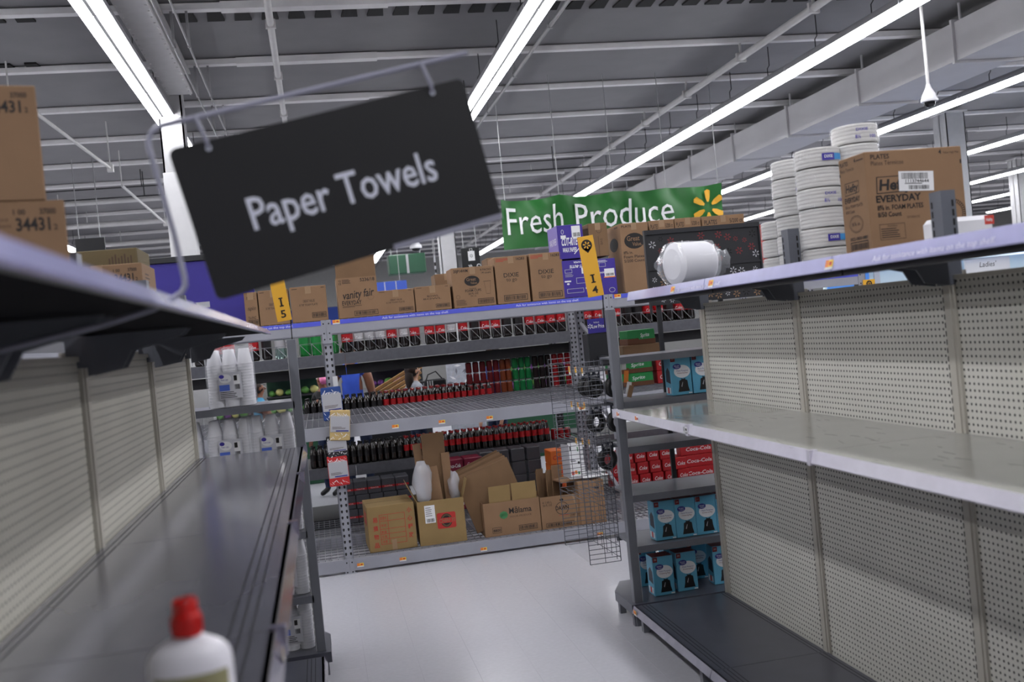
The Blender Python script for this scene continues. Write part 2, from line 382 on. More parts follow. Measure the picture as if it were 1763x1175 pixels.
# main girder along the aisle and its column
gx = -1.27
g = MB(); g.box(gx - 0.14, gx + 0.14, RY0 + .5, 11.9, 4.93, 4.96, 'girder'); g.box(gx - 0.01, gx + 0.01, RY0 + .5, 11.9, 4.96, PUR_Z - 0.015, 'girder')
g.box(gx - 0.14, gx + 0.14, RY0 + .5, 11.9, PUR_Z - 0.04, PUR_Z - 0.015, 'girder')
gi = struct('trim_2', g, 'grey steel roof girder running along the aisle')
bl = MB()
for k in range(44):
    for s in (-1, 1): bl.box(gx + s * 0.12 - 0.009, gx + s * 0.12 + 0.009, 5 + k * 0.16, 5.02 + k * 0.16, 4.92, 4.93, 'girder')
tag(bl.build('bolt_row', gi), None, None, None, 'stuff')
def column(name, px, py, Y, w, label, m='column_paint', sleeve=None):
    c = PY(px, py, Y); mb = MB()
    mb.box(-w / 2, w / 2, -0.012, 0.012, 0, 5.18, m); mb.box(-w / 2, -w / 2 + 0.02, -w / 2, w / 2, 0, 5.18, m); mb.box(w / 2 - 0.02, w / 2, -w / 2, w / 2, 0, 5.18, m)
    mb.box(-w / 2, w / 2, -w / 2, -w / 2 + 0.012, 0, 5.18, m)
    t = thing(name, label, 'column', (c.x, Y, 0)); mb.build('shaft', t)
    if sleeve: MB().cbox(-w / 2 - .012, w / 2 + .012, -w / 2 - .012, w / 2 + .012, 0.02, PY(px, sleeve, Y).z, 'white_paint', .004).build('sleeve', t)
    MB().box(-w / 2 - .06, w / 2 + .06, -w / 2 - .06, w / 2 + .06, 0, 0.02, 'girder').build('base_plate', t)
    MB().box(-w / 2 - .04, w / 2 + .04, -w / 2 - .04, w / 2 + .04, 5.16, 5.19, 'girder').build('cap_plate', t)
    return t
column('steel_column', 313, 370, 12.1, 0.27, 'steel column with a white sleeve behind the left edge of the hanging sign', sleeve=300)
column('steel_column', 1634, 220, 17.0, 0.40, 'pale steel column rising behind the carton of foam plates')
column('steel_column', 772, 450, 21.0, 0.34, 'distant steel column left of the black hanging blade sign')
column('steel_column', 1757, 340, 24.0, 0.36, 'distant steel column at the far right below the strip lights')
# pipes, cables and the duct
def run(name, label, x, z, r, m, y0=RY0 + .5, y1=RY1 - .5, cat='pipe', brackets=None):
    t = thing(name, label, cat, (x, 0, z)); MB().tube([(0, y0, 0), (0, y1, 0)], r, m, 8).build('run', t)
    hm = MB(); hm.box(-0.012, 0.012, -0.01, 0.01, 0, PUR_Z - z, m); hm.box(-r * 1.4, r * 1.4, -0.02, 0.02, -r * 1.25, r * 1.25, m)
    me = hm.mesh('hanger')
    for y in PURL[2:]:
        if y0 < y < y1 and z < PUR_Z: put('hanger', me, t, (0, y, 0))
    return t
run('sprinkler_pipe', 'thin white pipe running along the ceiling left of centre', -0.15, 5.05, 0.035, 'pipe_white')
run('conduit', 'thin grey conduit beside the middle row of strip lights', 2.62, 4.93, 0.02, 'pipe_grey')
run('conduit', 'paired thin cable nearer to the left row of strip lights', -1.06, 4.86, 0.010, 'pipe_grey', cat='cable')
run('conduit', 'paired thin cable farther from the left row of strip lights', -0.92, 4.86, 0.010, 'pipe_grey', cat='cable')
t = run('sprinkler_pipe', 'white main pipe with slanted braces right of the middle strip lights', 5.55, 5.02, 0.045, 'pipe_white')
bm_ = MB().bar((0, 0, 0), (0.42, 0.0, 0.20), 0.10, 0.012, 'pipe_white').mesh('brace')
for y in PURL[8:20]: put('brace', bm_, t, (0, y - 0.02, 0))
def cross(label, Y, z, r, m, x0=-9, x1=5.4, cat='pipe', nm='sprinkler_pipe'):
    t = thing(nm, label, cat, (0, Y, z)); MB().tube([(x0, 0, 0), (x1, 0, 0)], r, m, 8).build('run', t)
    me = MB().box(-0.008, 0.008, -0.008, 0.008, 0, DECK_Z - z, m).mesh('hanger')
    for k in range(8): put('hanger', me, t, (x0 + 0.7 + k * (x1 - x0 - 1.4) / 7, 0, 0))
cross('nearest crosswise white sprinkler pipe under the roof', 20.3, 5.08, 0.045, 'pipe_white')
cross('second crosswise white sprinkler pipe under the roof', 22.7, 4.97, 0.06, 'pipe_white')
cross('farthest crosswise white sprinkler pipe under the roof', 26.4, 4.96, 0.06, 'pipe_white')
cross('upper of two thin dark crosswise cables under the roof', 18.2, 4.98, 0.012, 'cable_dark', cat='cable', nm='conduit')
cross('lower of two thin dark crosswise cables under the roof', 18.4, 4.84, 0.012, 'cable_dark', cat='cable', nm='conduit')
# braced rods on the left
for a, b, Ya, Yb, lab in (((15, 160), (190, 290), 11.5, 14.5, 'slanted white brace rod above the left cartons'), ((210, 320), (285, 385), 16.5, 20.0, 'slanted white brace rod left of the column')):
    p, q = PY(*a, Ya), PY(*b, Yb)
    t = thing('brace_rod', lab, 'brace', p); MB().tube([(0, 0, 0), q - p], 0.022, 'pipe_white', 8).build('rod', t)
    MB().box(-.04, .04, -.04, .04, -0.05, 0.05, 'pipe_white').build('clamp', t, q - p)
    for e in (Vector(), q - p): MB().tube([e, (e.x, e.y, DECK_Z - p.z)], 0.01, 'pipe_white', 6).build('hanger', t)
dx0, dx1, dz0, dz1 = 7.9, 8.78, 4.62, 5.08
t = thing('air_duct', 'large pale rectangular air duct with flanged joints', 'duct', ((dx0 + dx1) / 2, 0, dz0))
me = MB().box(-0.44, 0.44, 0.02, 2.16, 0, dz1 - dz0, 'duct').mesh('duct_section')
fm = MB().box(-0.475, 0.475, -0.02, 0.02, -0.035, dz1 - dz0 + 0.035, 'duct').mesh('flange')
dh = MB().box(-0.46, -0.44, -0.012, 0.012, dz1 - dz0, DECK_Z - dz0, 'duct').mesh('hanger')
for k in range(-2, 13):
    put('duct_section', me, t, (0, 6.45 + k * 2.18, 0)); put('flange', fm, t, (0, 6.45 + k * 2.18, 0))
    put('hanger', dh, t, (0, 6.3 + k * 2.18, 0))
# strip lights, eight feet each
hs = MB(); hs.box(-0.125, 0.125, -1.215, 1.215, 0.0, 0.05, 'lamp_housing'); hs.box(-0.035, 0.035, -1.22, 1.22, 0.05, 0.11, 'lamp_housing'); hs.box(-0.014, 0.014, -1.21, 1.21, -0.018, 0.0, 'lamp_gap')
hs_me = hs.mesh('housing')
def lens_prof(): return [(-0.046, 0.0), (-0.042, -0.022), (-0.025, -0.037), (0, -0.042), (0.025, -0.037), (0.042, -0.022), (0.046, 0.0)]
ln_me = MB().prism(lens_prof(), -1.205, 1.205, 'lamp_lens').mesh('lens')
ec = MB(); ec.prism([(x * 1.02, z * 1.08) for x, z in lens_prof()], -1.2165, -1.2065, 'white_paint'); ec_me = ec.mesh('end_cap')
sr_me = MB().tube([(-0.03, 0, 0.10), (-0.03, 0, 0.2), (0, 0, 0.24), (0, 0, PUR_Z - 4.72)], 0.006, 'cable_dark', 6).mesh('hanger')
ROWS = [(-9.3, 8.5, -6, 24, 'far left'), (-5.4, 8.5, -6, 30, 'left'), (-1.49, 8.44, -6, 38, 'sign-side'), (2.195, 8.63, -6, 38, 'middle'), (6.03, 8.87, -6, 38, 'long right-hand'),
        (9.95, 8.6, -4, 38, 'dome camera'), (14.0, 8.6, 2, 38, 'second duct-side'), (18.2, 8.6, 6, 38, 'third duct-side'), (22.4, 8.6, 10, 38, 'fourth duct-side'), (26.8, 8.6, 12, 38, 'fifth duct-side'), (31.2, 8.6, 14, 38, 'farthest right')]
proto = None
NUM = ('first', 'second', 'third', 'fourth', 'fifth', 'sixth', 'seventh', 'eighth', 'ninth', 'tenth', 'eleventh', 'twelfth')
def seen(p):
    d = Vector(p) - EYE; z = d.dot(FW); return 881.5 + FPX * d.dot(RT) / z, 587.5 - FPX * d.dot(UP) / z, z
for X, yj, ya, yb, nm in ROWS:
    k0 = math.ceil((ya - yj) / 2.45); k1 = int((yb - yj) / 2.45)
    cnt = 0
    for k in range(k0, k1):
        u, v, dd = seen((X, yj + 2.45 * k + 1.225, 4.7)); vis = dd > 0 and -80 < u < 1843 and -120 < v
        cnt += vis
        lab = f'{NUM[cnt - 1]} twin strip light from the near end of the {nm} ceiling row' if vis and cnt <= len(NUM) else f'twin strip light out of view in the {nm} ceiling row'; grp = f'strip lights, row {nm}'
        loc = (X, yj + 2.45 * k + 1.225, 4.72)
        if proto is None:
            proto = thing('strip_light', lab, 'ceiling light', loc, 0, grp)
            put('housing', hs_me, proto); put('lens', ln_me, proto, (-0.064, 0, 0)); put('lens', ln_me, proto, (0.064, 0, 0))
            put('end_cap', ec_me, proto, (-0.064, 0, 0)); put('end_cap', ec_me, proto, (0.064, 0, 0)); put('hanger', sr_me, proto, (0, -0.6, 0)); put('hanger', sr_me, proto, (0, 0.6, 0))
        else: copy_tree(proto, loc, label=lab, group=grp)
# security dome cameras
def dome(px, py, Y, label, r=0.085, top=5.18):
    c = PY(px, py, Y); t = thing('dome_camera', label, 'camera', c)
    MB().lathe([(0.0, 0.16), (0.02, 0.16), (0.03, 0.12), (r * .8, 0.05), (r, 0.0), (r, -0.02), (r * .72, -0.025)], 'dome_white', 20).build('shroud', t)
    MB().lathe([(r * .70, -0.02), (r * .66, -0.05), (r * .42, -0.075), (0.0, -0.085)], 'dome_dark', 16).build('bubble', t)
    MB().tube([(0, 0, 0.15), (0, 0, DECK_Z - c.z)], 0.017, 'pipe_white', 8).build('drop_pole', t)
dome(1600, 172, 9.2, 'white dome security camera hanging at the upper right')
dome(716, 426, 17.5, 'small white dome security camera above the open carton', 0.11)

# ================================================================== GONDOLA SHELVING
def price_tag(parent, loc, xd=(1, 0, 0), yd=(0, 0, 1), w=0.05, h=0.03, a='tag_orange', b='tag_yellow'):
    p = Print(); p.z = 0.001
    p.rect(0, w, 0, h, 'paper'); p.lift(); p.rect(0, w * .42, h * .25, h, a); p.rect(w * .42, w, h * .25, h, b); p.lift(); p.rect(w * .5, w * .85, h * .4, h * .8, 'tag_red' if a == 'tag_orange' else 'ink')
    p.z = 0
    return p.put('price_tag', parent, loc, xd, yd)
def shelf_mesh(d, L, top, m, rail, lip, under='shelf_under', thick=0.028, out=0.016, grooves=True, scuff=False):
    """shelf from the panel (x=0) out to x=d (d signed), length L along y centred on 0; returns tray mesh and rail mesh"""
    s = 1 if d > 0 else -1
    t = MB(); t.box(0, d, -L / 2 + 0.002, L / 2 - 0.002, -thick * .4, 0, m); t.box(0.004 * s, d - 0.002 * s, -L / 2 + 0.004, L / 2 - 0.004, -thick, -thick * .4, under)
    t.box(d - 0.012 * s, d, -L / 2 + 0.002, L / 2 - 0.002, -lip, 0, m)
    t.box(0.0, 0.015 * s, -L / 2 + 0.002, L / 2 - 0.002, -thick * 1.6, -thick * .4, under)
    if grooves:
        for k in range(3): t.box(d - (0.045 + k * 0.022) * s, d - (0.049 + k * 0.022) * s, -L / 2 + 0.01, L / 2 - 0.01, 0, 0.0006, 'groove')
        for k in range(2): t.box((0.02 + k * 0.02) * s, (0.024 + k * 0.02) * s, -L / 2 + 0.01, L / 2 - 0.01, 0, 0.0006, 'groove')
    r = MB(); r.prism([(d, 0.004), (d + s * 0.004, 0.006), (d + s * (out + 0.003), -lip), (d + s * out, -lip - 0.004), (d, -lip)], -L / 2 + 0.004, L / 2 - 0.004, rail)
    return t.mesh('shelf'), r.mesh('price_rail')

def gondola(name, label, xp, s, ys, peg, mid_m, mid_rail, top_rail, depth, top_depth, deck_m):
    """xp: board plane; s: direction from the board to the aisle; ys: upright positions from the far end"""
    t = thing(name, label, 'shelving', (xp, ys[0], 0)); y_ = ys[0]
    PT = 1.945
    up = MB(); up.box(-s * 0.05, s * 0.012, -0.032, 0.032, 0.0, PT + 0.012, 'upright_paint'); up.box(s * 0.012, s * 0.018, -0.018, 0.02, 0.12, PT, 'upright_paint')
    up_me = up.mesh('upright')
    sl = MB()
    for k in range(56): sl.box(s * 0.0125, s * 0.0135, -0.026 + 0.052, -0.019 + 0.052, 0.16 + k * 0.0317, 0.16 + k * 0.0317 + 0.02, 'slot_dark')
    sl_me = sl.mesh('slot_row')
    ext = MB(); ext.box(-s * 0.03, s * 0.03, -0.035, 0.035, PT - 0.04, 2.256, 'post_dark'); ext_me = ext.mesh('post_extension')
    es = MB()
    for k in range(6): es.box(s * 0.0305, s * 0.0312, 0.018, 0.026, 2.02 + k * 0.035, 2.02 + k * 0.035 + 0.024, 'slot_dark'); es.box(s * -0.02, s * -0.012, -0.0355, -0.0362, 2.02 + k * 0.035, 2.044 + k * 0.035, 'slot_dark')
    es_me = es.mesh('slot_row')
    for y in ys:
        u = put('upright', up_me, t, (0, y - y_, 0)); tag(put('slot_row', sl_me, u), kind='stuff')
        e = put('post_extension', ext_me, t, (0, y - y_, 0)); tag(put('slot_row', es_me, e), kind='stuff')
    zt, zm, zd = (2.045 if s < 0 else 2.019), 1.350, 0.155; tl = 0.045 if s < 0 else 0.020; tk = 0.03 if s < 0 else 0.012
    for i in range(len(ys) - 1):
        ya, yb = ys[i], ys[i + 1]; L = ya - yb; c = (ya + yb) / 2 - y_
        bp = MB(); bp.box(-s * 0.012, 0, -L / 2 + 0.032, L / 2 - 0.032, 0.13, PT - 0.02, peg)
        o = bp.build('back_panel', t, (0, c, 0))
        MB().box(-s * 0.04, s * 0.008, -L / 2 + 0.032, L / 2 - 0.032, PT - 0.02, PT - 0.004, 'upright_paint').build('top_cap', t, (0, c, 0))
        # mid shelf
        tm, rm = shelf_mesh(s * depth, L, zm, mid_m, mid_rail, 0.038, grooves=(mid_m != 'shelf_light'))
        sh = put('shelf', tm, t, (s * 0.013, c, zm)); put('price_rail', rm, sh)
        jm = MB().box(s * (depth - 0.01), s * (depth + 0.021), L / 2 - 0.012, L / 2 + 0.012, -0.048, 0.0075, mid_rail); jm.build('rail_joint', sh)
        if mid_m == 'shelf_light':
            sm = MB(); rr = random.Random(i + 5)
            for k in range(36):
                x = s * rr.uniform(0.03, depth - 0.02) if rr.random() < .55 else s * rr.choice((0.12, 0.30, depth - 0.012)) + rr.uniform(-.012, .012); y = rr.uniform(-L / 2, L / 2) * .96; l = rr.uniform(0.01, 0.09); a = rr.uniform(-.3, .3)
                sm.bar((x, y, 0.0003), (x + l * math.sin(a), y + l * math.cos(a), 0.0003), rr.uniform(0.0005, 0.0014), 0.0004, 'scuff')
            tag(sm.build('scuff_marks', sh), 'dark scuff marks', kind='stuff')
        for yy in (L / 2 - 0.04, -L / 2 + 0.04):
            MB().prism([(0, -0.012), (s * (depth - 0.08), -0.016), (s * (depth - 0.1), -0.03), (s * 0.05, -0.1), (0, -0.1)], yy - 0.003, yy + 0.003, 'post_dark' if mid_m == 'shelf_dark' else 'upright_paint').build('bracket', sh)
        # base deck
        tm, rm = shelf_mesh(s * depth, L, zd, deck_m, 'rail_clear' if s > 0 else 'rail_mid', 0.036)
        dk = put('base_deck', tm, t, (s * 0.013, c, zd)); put('price_rail', rm, dk)
        MB().box(s * (depth - 0.12), s * (depth - 0.10), -L / 2, L / 2, -zd + 0.001, -0.03, 'slot_dark').build('kick_plate', dk)
        for yy in (L / 2 - 0.03, -L / 2 + 0.25): MB().box(s * (depth - 0.07), s * (depth - 0.03), yy - 0.02, yy + 0.02, -zd + 0.001, -0.03, 'post_grey').build('leveling_foot', dk)
        # top shelf, both sides of the posts
        tm, rm = shelf_mesh(s * (top_depth - 0.03), L, zt, 'endcap_shelf', top_rail, tl, 'shelf_under', tk, 0.014, False)
        ts = put('top_shelf', tm, t, (s * 0.032, c, zt)); put('price_rail', rm, ts)
        if s < 0: MB().box(s * (top_depth - 0.09), s * (top_depth - 0.06), -L / 2 + .006, L / 2 - .006, -0.07, -0.028, 'beam_black').build('front_lip', ts)
        bk = MB().box(-s * 0.032, -s * top_depth, -L / 2 + 0.004, L / 2 - 0.004, -0.03, 0, 'endcap_shelf'); bk.build('rear_top_shelf', t, (0, c, zt))
        for yy in (L / 2 - 0.042, -L / 2 + 0.042):
            MB().prism([(0.0, -0.02), (s * 0.30, -0.02), (s * 0.28, -0.04), (s * 0.13, -0.075), (s * 0.10, -0.125), (0.0, -0.14)], yy - 0.003, yy + 0.003, 'post_dark').build('bracket', ts)
    return t

YR = [5.78, 4.56, 3.34, 2.12, 0.90]; YL = [5.74, 4.50, 3.25, 2.03, 0.80, -0.42]
XR, XL = 2.33, -0.72
gr = gondola('gondola_shelving', 'empty pegboard shelving run on the right side of the aisle', XR, -1, YR, 'pegboard', 'shelf_light', 'rail_pale', 'rail_lavender', 0.60, 0.46, 'deck_dark')
gl = gondola('gondola_shelving', 'empty pegboard shelving run on the left side of the aisle', XL, 1, YL, 'pegboard_old', 'shelf_dark', 'rail_clear', 'rail_lavender', 0.57, 0.45, 'deck_dark')
ASK = 'Ask for assistance with items on the top shelf.'
def ask(parent, x, y, z, L, h, m, tilt=0.35, s=-1):
    p = Print(); p.text(ASK, 0, 0, h, m, w=L)
    # rail face on the right shelving looks to -x: reads towards -y... its text runs from far to near
    xd = Vector((0, -1, 0)) if s < 0 else Vector((0, 1, 0)); yd = Vector((s * math.sin(tilt) * -1, 0, math.cos(tilt)))
    return p.put('shelf_print', parent, (x, y, z), xd, yd)
xr = XR - 0.032 - 0.43 - 0.0195
for yy in (4.55, 3.33): pass
ask(gr, xr - XR + 0.003, 3.06 - 5.78, 2.008, 0.62, 0.019, 'strip_text_faint', 0.33)
ask(gr, xr - XR + 0.003, 4.98 - 5.78, 2.008, 0.62, 0.019, 'strip_text_faint', 0.33)
for yy in (5.02, 3.36 + .02, 4.5): price_tag(gr, (xr - XR + 0.002, yy - 5.78, 2.004), (0, -1, 0), (0.3, 0, .95), 0.055, 0.036)
for yy in (5.70, 4.60, 5.35): price_tag(gr, (XR - 0.63 - XR - 0.001 - .002, yy - 5.78, 1.315), (0, -1, 0), (0, 0, 1), 0.06, 0.03, 'tag_orange' if yy > 5 else 'paper_grey', 'paper')
price_tag(gr, (-0.632, 5.74 - 5.78, 0.118), (0, -1, 0), (0, 0, 1), 0.05, 0.03)
price_tag(gl, (0.60, 1.9 - 5.74, 1.318), (0, 1, 0), (0, 0, 1), 0.03, 0.03, 'tag_yellow', 'paper_grey')
# gondola ends are capped by an end-of-aisle unit: post, open-backed shelves
def endcap(label, xa, xc, zs, post_x, s):
    """shelves span xa..xc, their backs at y=5.86"""
    t = thing('endcap_shelving', label, 'shelving', (post_x, 5.9, 0)); ox = post_x
    po = MB(); po.cbox(-0.026, 0.026, -0.03, 0.03, 0.0, 1.96, 'post_grey', 0.003); po.build('post', t)
    ss = MB()
    for k in range(44): ss.box(0.0285 * s, 0.031 * s, -0.02, 0.0, 0.2 + k * 0.04, 0.226 + k * 0.04, 'slot_dark')
    st = MB().box(0.026 * s, 0.0285 * s, -0.028, 0.012, 0.15, 1.94, 'white_paint').build('slot_strip', t); tag(ss.build('slot_row', st), kind='stuff')
    for z in zs:
        m = MB(); m.box(xa - ox, xc - ox, -0.02, 0.42, -0.012, 0, 'endcap_shelf'); m.box(xa - ox, xc - ox, -0.03, -0.018, -0.038, 0.004, 'endcap_shelf'); m.box(xa - ox, xc - ox, 0.41, 0.425, -0.045, 0.0, 'endcap_shelf')
        m.build('shelf', t, (0, 0, z))
    d = MB(); x0 = ox - s * 0.02 if s > 0 else ox + 0.02
    a = ox - s * 0.055 - ox; far = xc - ox
    d.prismz([(a, -0.06), (a, 0.30), (a + s * 0.10, 0.52), (far, 0.52), (far, -0.06)], 0.085, 0.145, 'deck_dark'); d.build('base_deck', t)
    for yy in (0.0, 0.3): MB().box(a + s * 0.02, a + s * 0.06, yy - 0.02, yy + 0.02, 0.0, 0.085, 'post_grey').build('foot', t)
    return t
er = endcap('endcap unit with trash bag boxes at the end of the right shelving', 1.80, 2.86, (1.655, 1.378, 1.10, 0.80, 0.485), 1.775, 1)
el = endcap('endcap unit with bagged foam cups at the end of the left shelving', -0.165, -1.25, (1.600, 1.215, 0.845, 0.470), -0.150, -1)

# ================================================================== THE STEEL RACK ACROSS THE AISLE
RYF, RYB = 8.40, 9.46
rk = thing('pallet_rack', 'grey steel rack with wire decks standing across the end of the aisle', 'rack', (0.08, RYF, 0))
RX = [-2.36, 0.08, 2.52, 4.96]
um = MB(); um.box(-0.04, 0.04, -0.0, 0.012, 0, 2.11, 'beam_grey'); um.box(-0.04, -0.03, 0.0, 0.07, 0, 2.11, 'beam_grey'); um.box(0.03, 0.04, 0, 0.07, 0, 2.11, 'beam_grey'); um_me = um.mesh('upright')
th = MB()
for k in range(38):
    z = 0.10 + k * 0.0508
    for sx in (-1, 1):
        x = sx * 0.02
        th.add([(x - .009, -0.0006, z + .012), (x - .006, -0.0006, z + .022), (x + .006, -0.0006, z + .022), (x + .009, -0.0006, z + .012), (x + .004, -0.0006, z - .002), (x - .004, -0.0006, z - .002)], [(0, 1, 2, 3, 4, 5)], 'slot_dark')
th_me = th.mesh('teardrop_holes')
fp_me = MB().box(-0.06, 0.06, -0.03, 0.09, 0, 0.006, 'beam_grey').mesh('foot_plate')
for i, x in enumerate(RX):
    for y in (0.0, RYB - RYF - 0.07):
        u = put('upright', um_me, rk, (x - 0.08, y, 0)); tag(put('teardrop_holes', th_me, u), kind='stuff'); put('foot_plate', fp_me, u)
    for z in (0.3, 0.9, 1.5):
        MB().bar((x - 0.08, 0.03, z), (x - 0.08, RYB - RYF - 0.03, z + 0.4), 0.03, 0.02, 'beam_grey').build('frame_brace', rk)
def beam(parent, x0, x1, y, z0, z1, m='beam_grey', plate=True, ox=0.08, oy=RYF):
    b = MB(); b.box(x0 - ox, x1 - ox, y - oy - 0.012, y - oy + 0.03, z0, z1, m); b.box(x0 - ox, x1 - ox, y - oy - 0.006, y - oy + 0.045, z0 + (z1 - z0) * .0, z0 + (z1 - z0) * .38, m)
    o = b.build('beam', parent)
    if plate:
        for x in (x0, x1):
            pl = MB(); s = 1 if x == x0 else -1
            pl.box(x - ox - s * 0.034, x - ox + s * 0.006, y - oy - 0.018, y - oy - 0.012, z1 - 0.19, z1 + 0.005, m)
            for zz in (0.02, 0.10, 0.15): pl.box(x - ox - s * 0.018, x - ox - s * 0.008, y - oy - 0.0186, y - oy - 0.018, z1 - zz - 0.012, z1 - zz, 'slot_dark')
            pl.build('end_plate', o)
    return o
def wire_deck(parent, x0, x1, y0, y1, z, ox, oy, step=0.052, m='wire_deck'):
    w = MB(); n = int((x1 - x0) / step)
    for k in range(n + 1):
        x = x0 + (x1 - x0) * k / n - ox; w.box(x - 0.0028, x + 0.0028, y0 - oy, y1 - oy, z - 0.003, z + 0.003, m)
    n = int((y1 - y0) / (step * 2))
    for k in range(n + 1):
        y = y0 + (y1 - y0) * k / n - oy; w.box(x0 - ox, x1 - ox, y - 0.003, y + 0.003, z - 0.009, z - 0.003, m)
    return tag(w.build('wire_deck', parent), kind='stuff')
LV = ((0.02, 0.118), (1.128, 1.232), (2.0, 2.112))
for i in range(3):
    x0, x1 = RX[i] + 0.035, RX[i + 1] - 0.035
    for z0, z1 in LV:
        bo = beam(rk, x0, x1, RYF, z0, z1); beam(rk, x0, x1, RYB - 0.03, z0, z1, 'beam_grey', False)
        wire_deck(rk, x0, x1, RYF + 0.03, RYB, z1 + 0.003, 0.08, RYF)
        wire_deck(rk, x0, x1, RYB, 10.36, z1 + 0.003, 0.08, RYF) if z1 < 2 else None
        if z1 > 2:
            MB().box(x0 - 0.08, x1 - 0.08, -0.0145, -0.013, z1 - 0.038, z1 - 0.001, 'strip_blue').build('label_strip', bo)
            for fx in (0.30, 0.86):
                p = Print(); p.text(ASK, 0, 0, 0.019, 'strip_text', w=0.56, al='c'); p.put('shelf_print', bo, (x0 - 0.08 + (x1 - x0) * fx - (0.18 if fx > .5 else 0), -0.0148, z1 - 0.029), *FRONT)
            price_tag(bo, (x0 - 0.08 + 0.02, -0.0150, z1 - 0.036), w=0.06, h=0.035)
for px, py, z in ((680, 735, 1), (760, 727, 1), (842, 720, 1), (1000, 704, 1), (620, 973, 0), (693, 963, 0), (832, 946, 0), (1032, 920, 0)):
    c = PY(px, py, RYF); price_tag(rk, (c.x - 0.08 - .025, -0.0150 if z else -0.0150, c.z - .015), w=0.055, h=0.032)
# the soda fixture that stands back to back with it
FY = 10.40
sf = thing('soda_rack', 'dark grey soda rack seen through the front rack, loaded with bottles and cans', 'rack', (0, FY, 0))
XU = PY(990, 600, FY).x
for x in (XU - .45, XU + 2.44 - .45):
    for y in (0.03, 1.0): u = put('upright', um_me, sf, (x + 0.45, y, 0)); tag(put('teardrop_holes', th_me, u), kind='stuff')
for i, (x0, x1) in enumerate(((XU - 4.84, XU - 2.442), (XU - 2.438, XU - 0.04), (XU + 0.04, XU + 2.4))):
    for z0, z1, m in ((0.545, 0.655, 'beam_dark'), (1.70, 1.815, 'beam_dark'), (1.585, 1.69, 'beam_black'), (0.03, 0.11, 'beam_black'), (1.085, 1.145, 'beam_black')):
        yy = FY if m == 'beam_dark' else FY + 0.10
        beam(sf, x0, x1, yy, z0, z1, m, False, 0, FY)
        if z0 != 1.585:
            MB().box(x0, x1, yy - FY + 0.03, 1.05, z1 - 0.02, z1 - 0.002, 'beam_black').build('shelf_deck', sf)
# sloping wire dividers in front of the big bottles
wr = MB()
x = -1.6
while x < 4.6:
    wr.tube([(x, -0.01, 1.83), (x, -0.01, 1.94)], 0.003, 'wire_chrome', 5); wr.tube([(x, -0.01, 1.94), (x + 0.10, -0.012, 1.825)], 0.003, 'wire_chrome', 5)
    x += 0.118
wr.tube([(-1.6, -0.01, 1.94), (4.6, -0.01, 1.94)], 0.003, 'wire_chrome', 5)
tag(wr.build('wire_dividers', sf), kind='stuff')

# ================================================================== CARTONS
def carton(label, x0, x1, y0, d, z0, z1, m='card', yaw=0.0, front=None, left=None, right=None, tape=True, name='carton', cat='carton', group=None, seam=True):
    w, h = x1 - x0, z1 - z0
    t = thing(name, label, cat, ((x0 + x1) / 2, y0 + d / 2, z0), yaw, group)
    MB().cbox(-w / 2, w / 2, -d / 2, d / 2, 0, h, m, 0.003).build('body', t)
    if seam:
        q = MB(); q.box(-w / 2 + 0.004, w / 2 - 0.004, -0.0012, 0.0012, h, h + 0.0008, 'ink_brown'); q.build('flap_seam', t)
    if tape:
        q = MB(); q.box(-0.024, 0.024, -d / 2 - 0.0007, d / 2 + 0.0007, h + 0.0002, h + 0.0012, 'tape'); q.box(-0.024, 0.024, -d / 2 - 0.0009, -d / 2 - 0.0001, h - 0.06, h + 0.0012, 'tape'); q.build('tape', t)
    for fn in (front if isinstance(front, tuple) else (front,)):
        if fn: p = Print(); fn(p, w, h); p.put('print', t, (-w / 2, -d / 2, 0), *FRONT)
    if left: p = Print(); left(p, d, h); p.put('print', t, (-w / 2, d / 2, 0), *LEFT)
    if right: p = Print(); right(p, d, h); p.put('print', t, (w / 2, -d / 2, 0), *RIGHT)
    return t
TOPZ = 2.117
def px_carton(label, xl, xr, ytop, front=None, left=None, d=0.34, m='card', Y=8.43, z0=TOPZ, **k):
    a, b = PY(xl, ytop, Y), PY(xr, ytop - (xr - xl) * 0.09, Y)
    return carton(label, a.x, b.x - 0.004, Y, d, z0, (a.z + b.z) / 2, m, front=front, left=left, **k)
def lines(p, x, y, w, n, dy, t, m='ink', seed=3):
    r = random.Random(seed)
    for k in range(n): p.rect(x, x + w * r.uniform(.6, 1), y - k * dy, y - k * dy + t, m)
def gv_oval(p, x, y, a, b):
    p.ell(x, y, a, b, 'ink'); p.lift(); p.text('Great', x - a * .1, y + b * .02, b * .62, 'card_light', w=a * 1.25, al='c', bold=0.015); p.text('Value.', x + a * .25, y - b * .62, b * .45, 'card_light', w=a * .95, al='c', bold=0.015)
def f_small(tx):
    def f(p, w, h):
        p.text(tx, w * .5, h * .55, h * .075, 'ink', w=w * .32, al='c'); p.text('8 7/8" FOAM PLATE' if 'GREAT' in tx else tx, w * .48, h * .45, h * .06, 'ink', w=w * .5, al='c')
        p.code(w * .56, w * .95, h * .10, h * .25, 'ink', 3); p.rect(w * .05, w * .2, h * .93, h * .95, 'ink_brown'); p.rect(w * .86, w * .95, h * .93, h * .95, 'ink_brown')
    return f
def f_isobar(p, w, h):
    p.text('IS OBAC', w * .5, h * .8, h * .08, w=w * .6, al='c'); p.text('napkin', w * .5, h * .48, h * .12, w=w * .6, al='c', shear=.3); p.text('TA-09AZ', w * .2, h * .22, h * .08, w=w * .6); p.code(w * .2, w * .95, h * .06, h * .2)
px_carton('narrow kraft carton with small print, leftmost on the rack top', 419, 442, 505, f_isobar, d=0.3)
px_carton('kraft carton half hidden behind the I 5 aisle marker', 443, 496, 502, f_small('GREAT VALUE'), d=0.3)
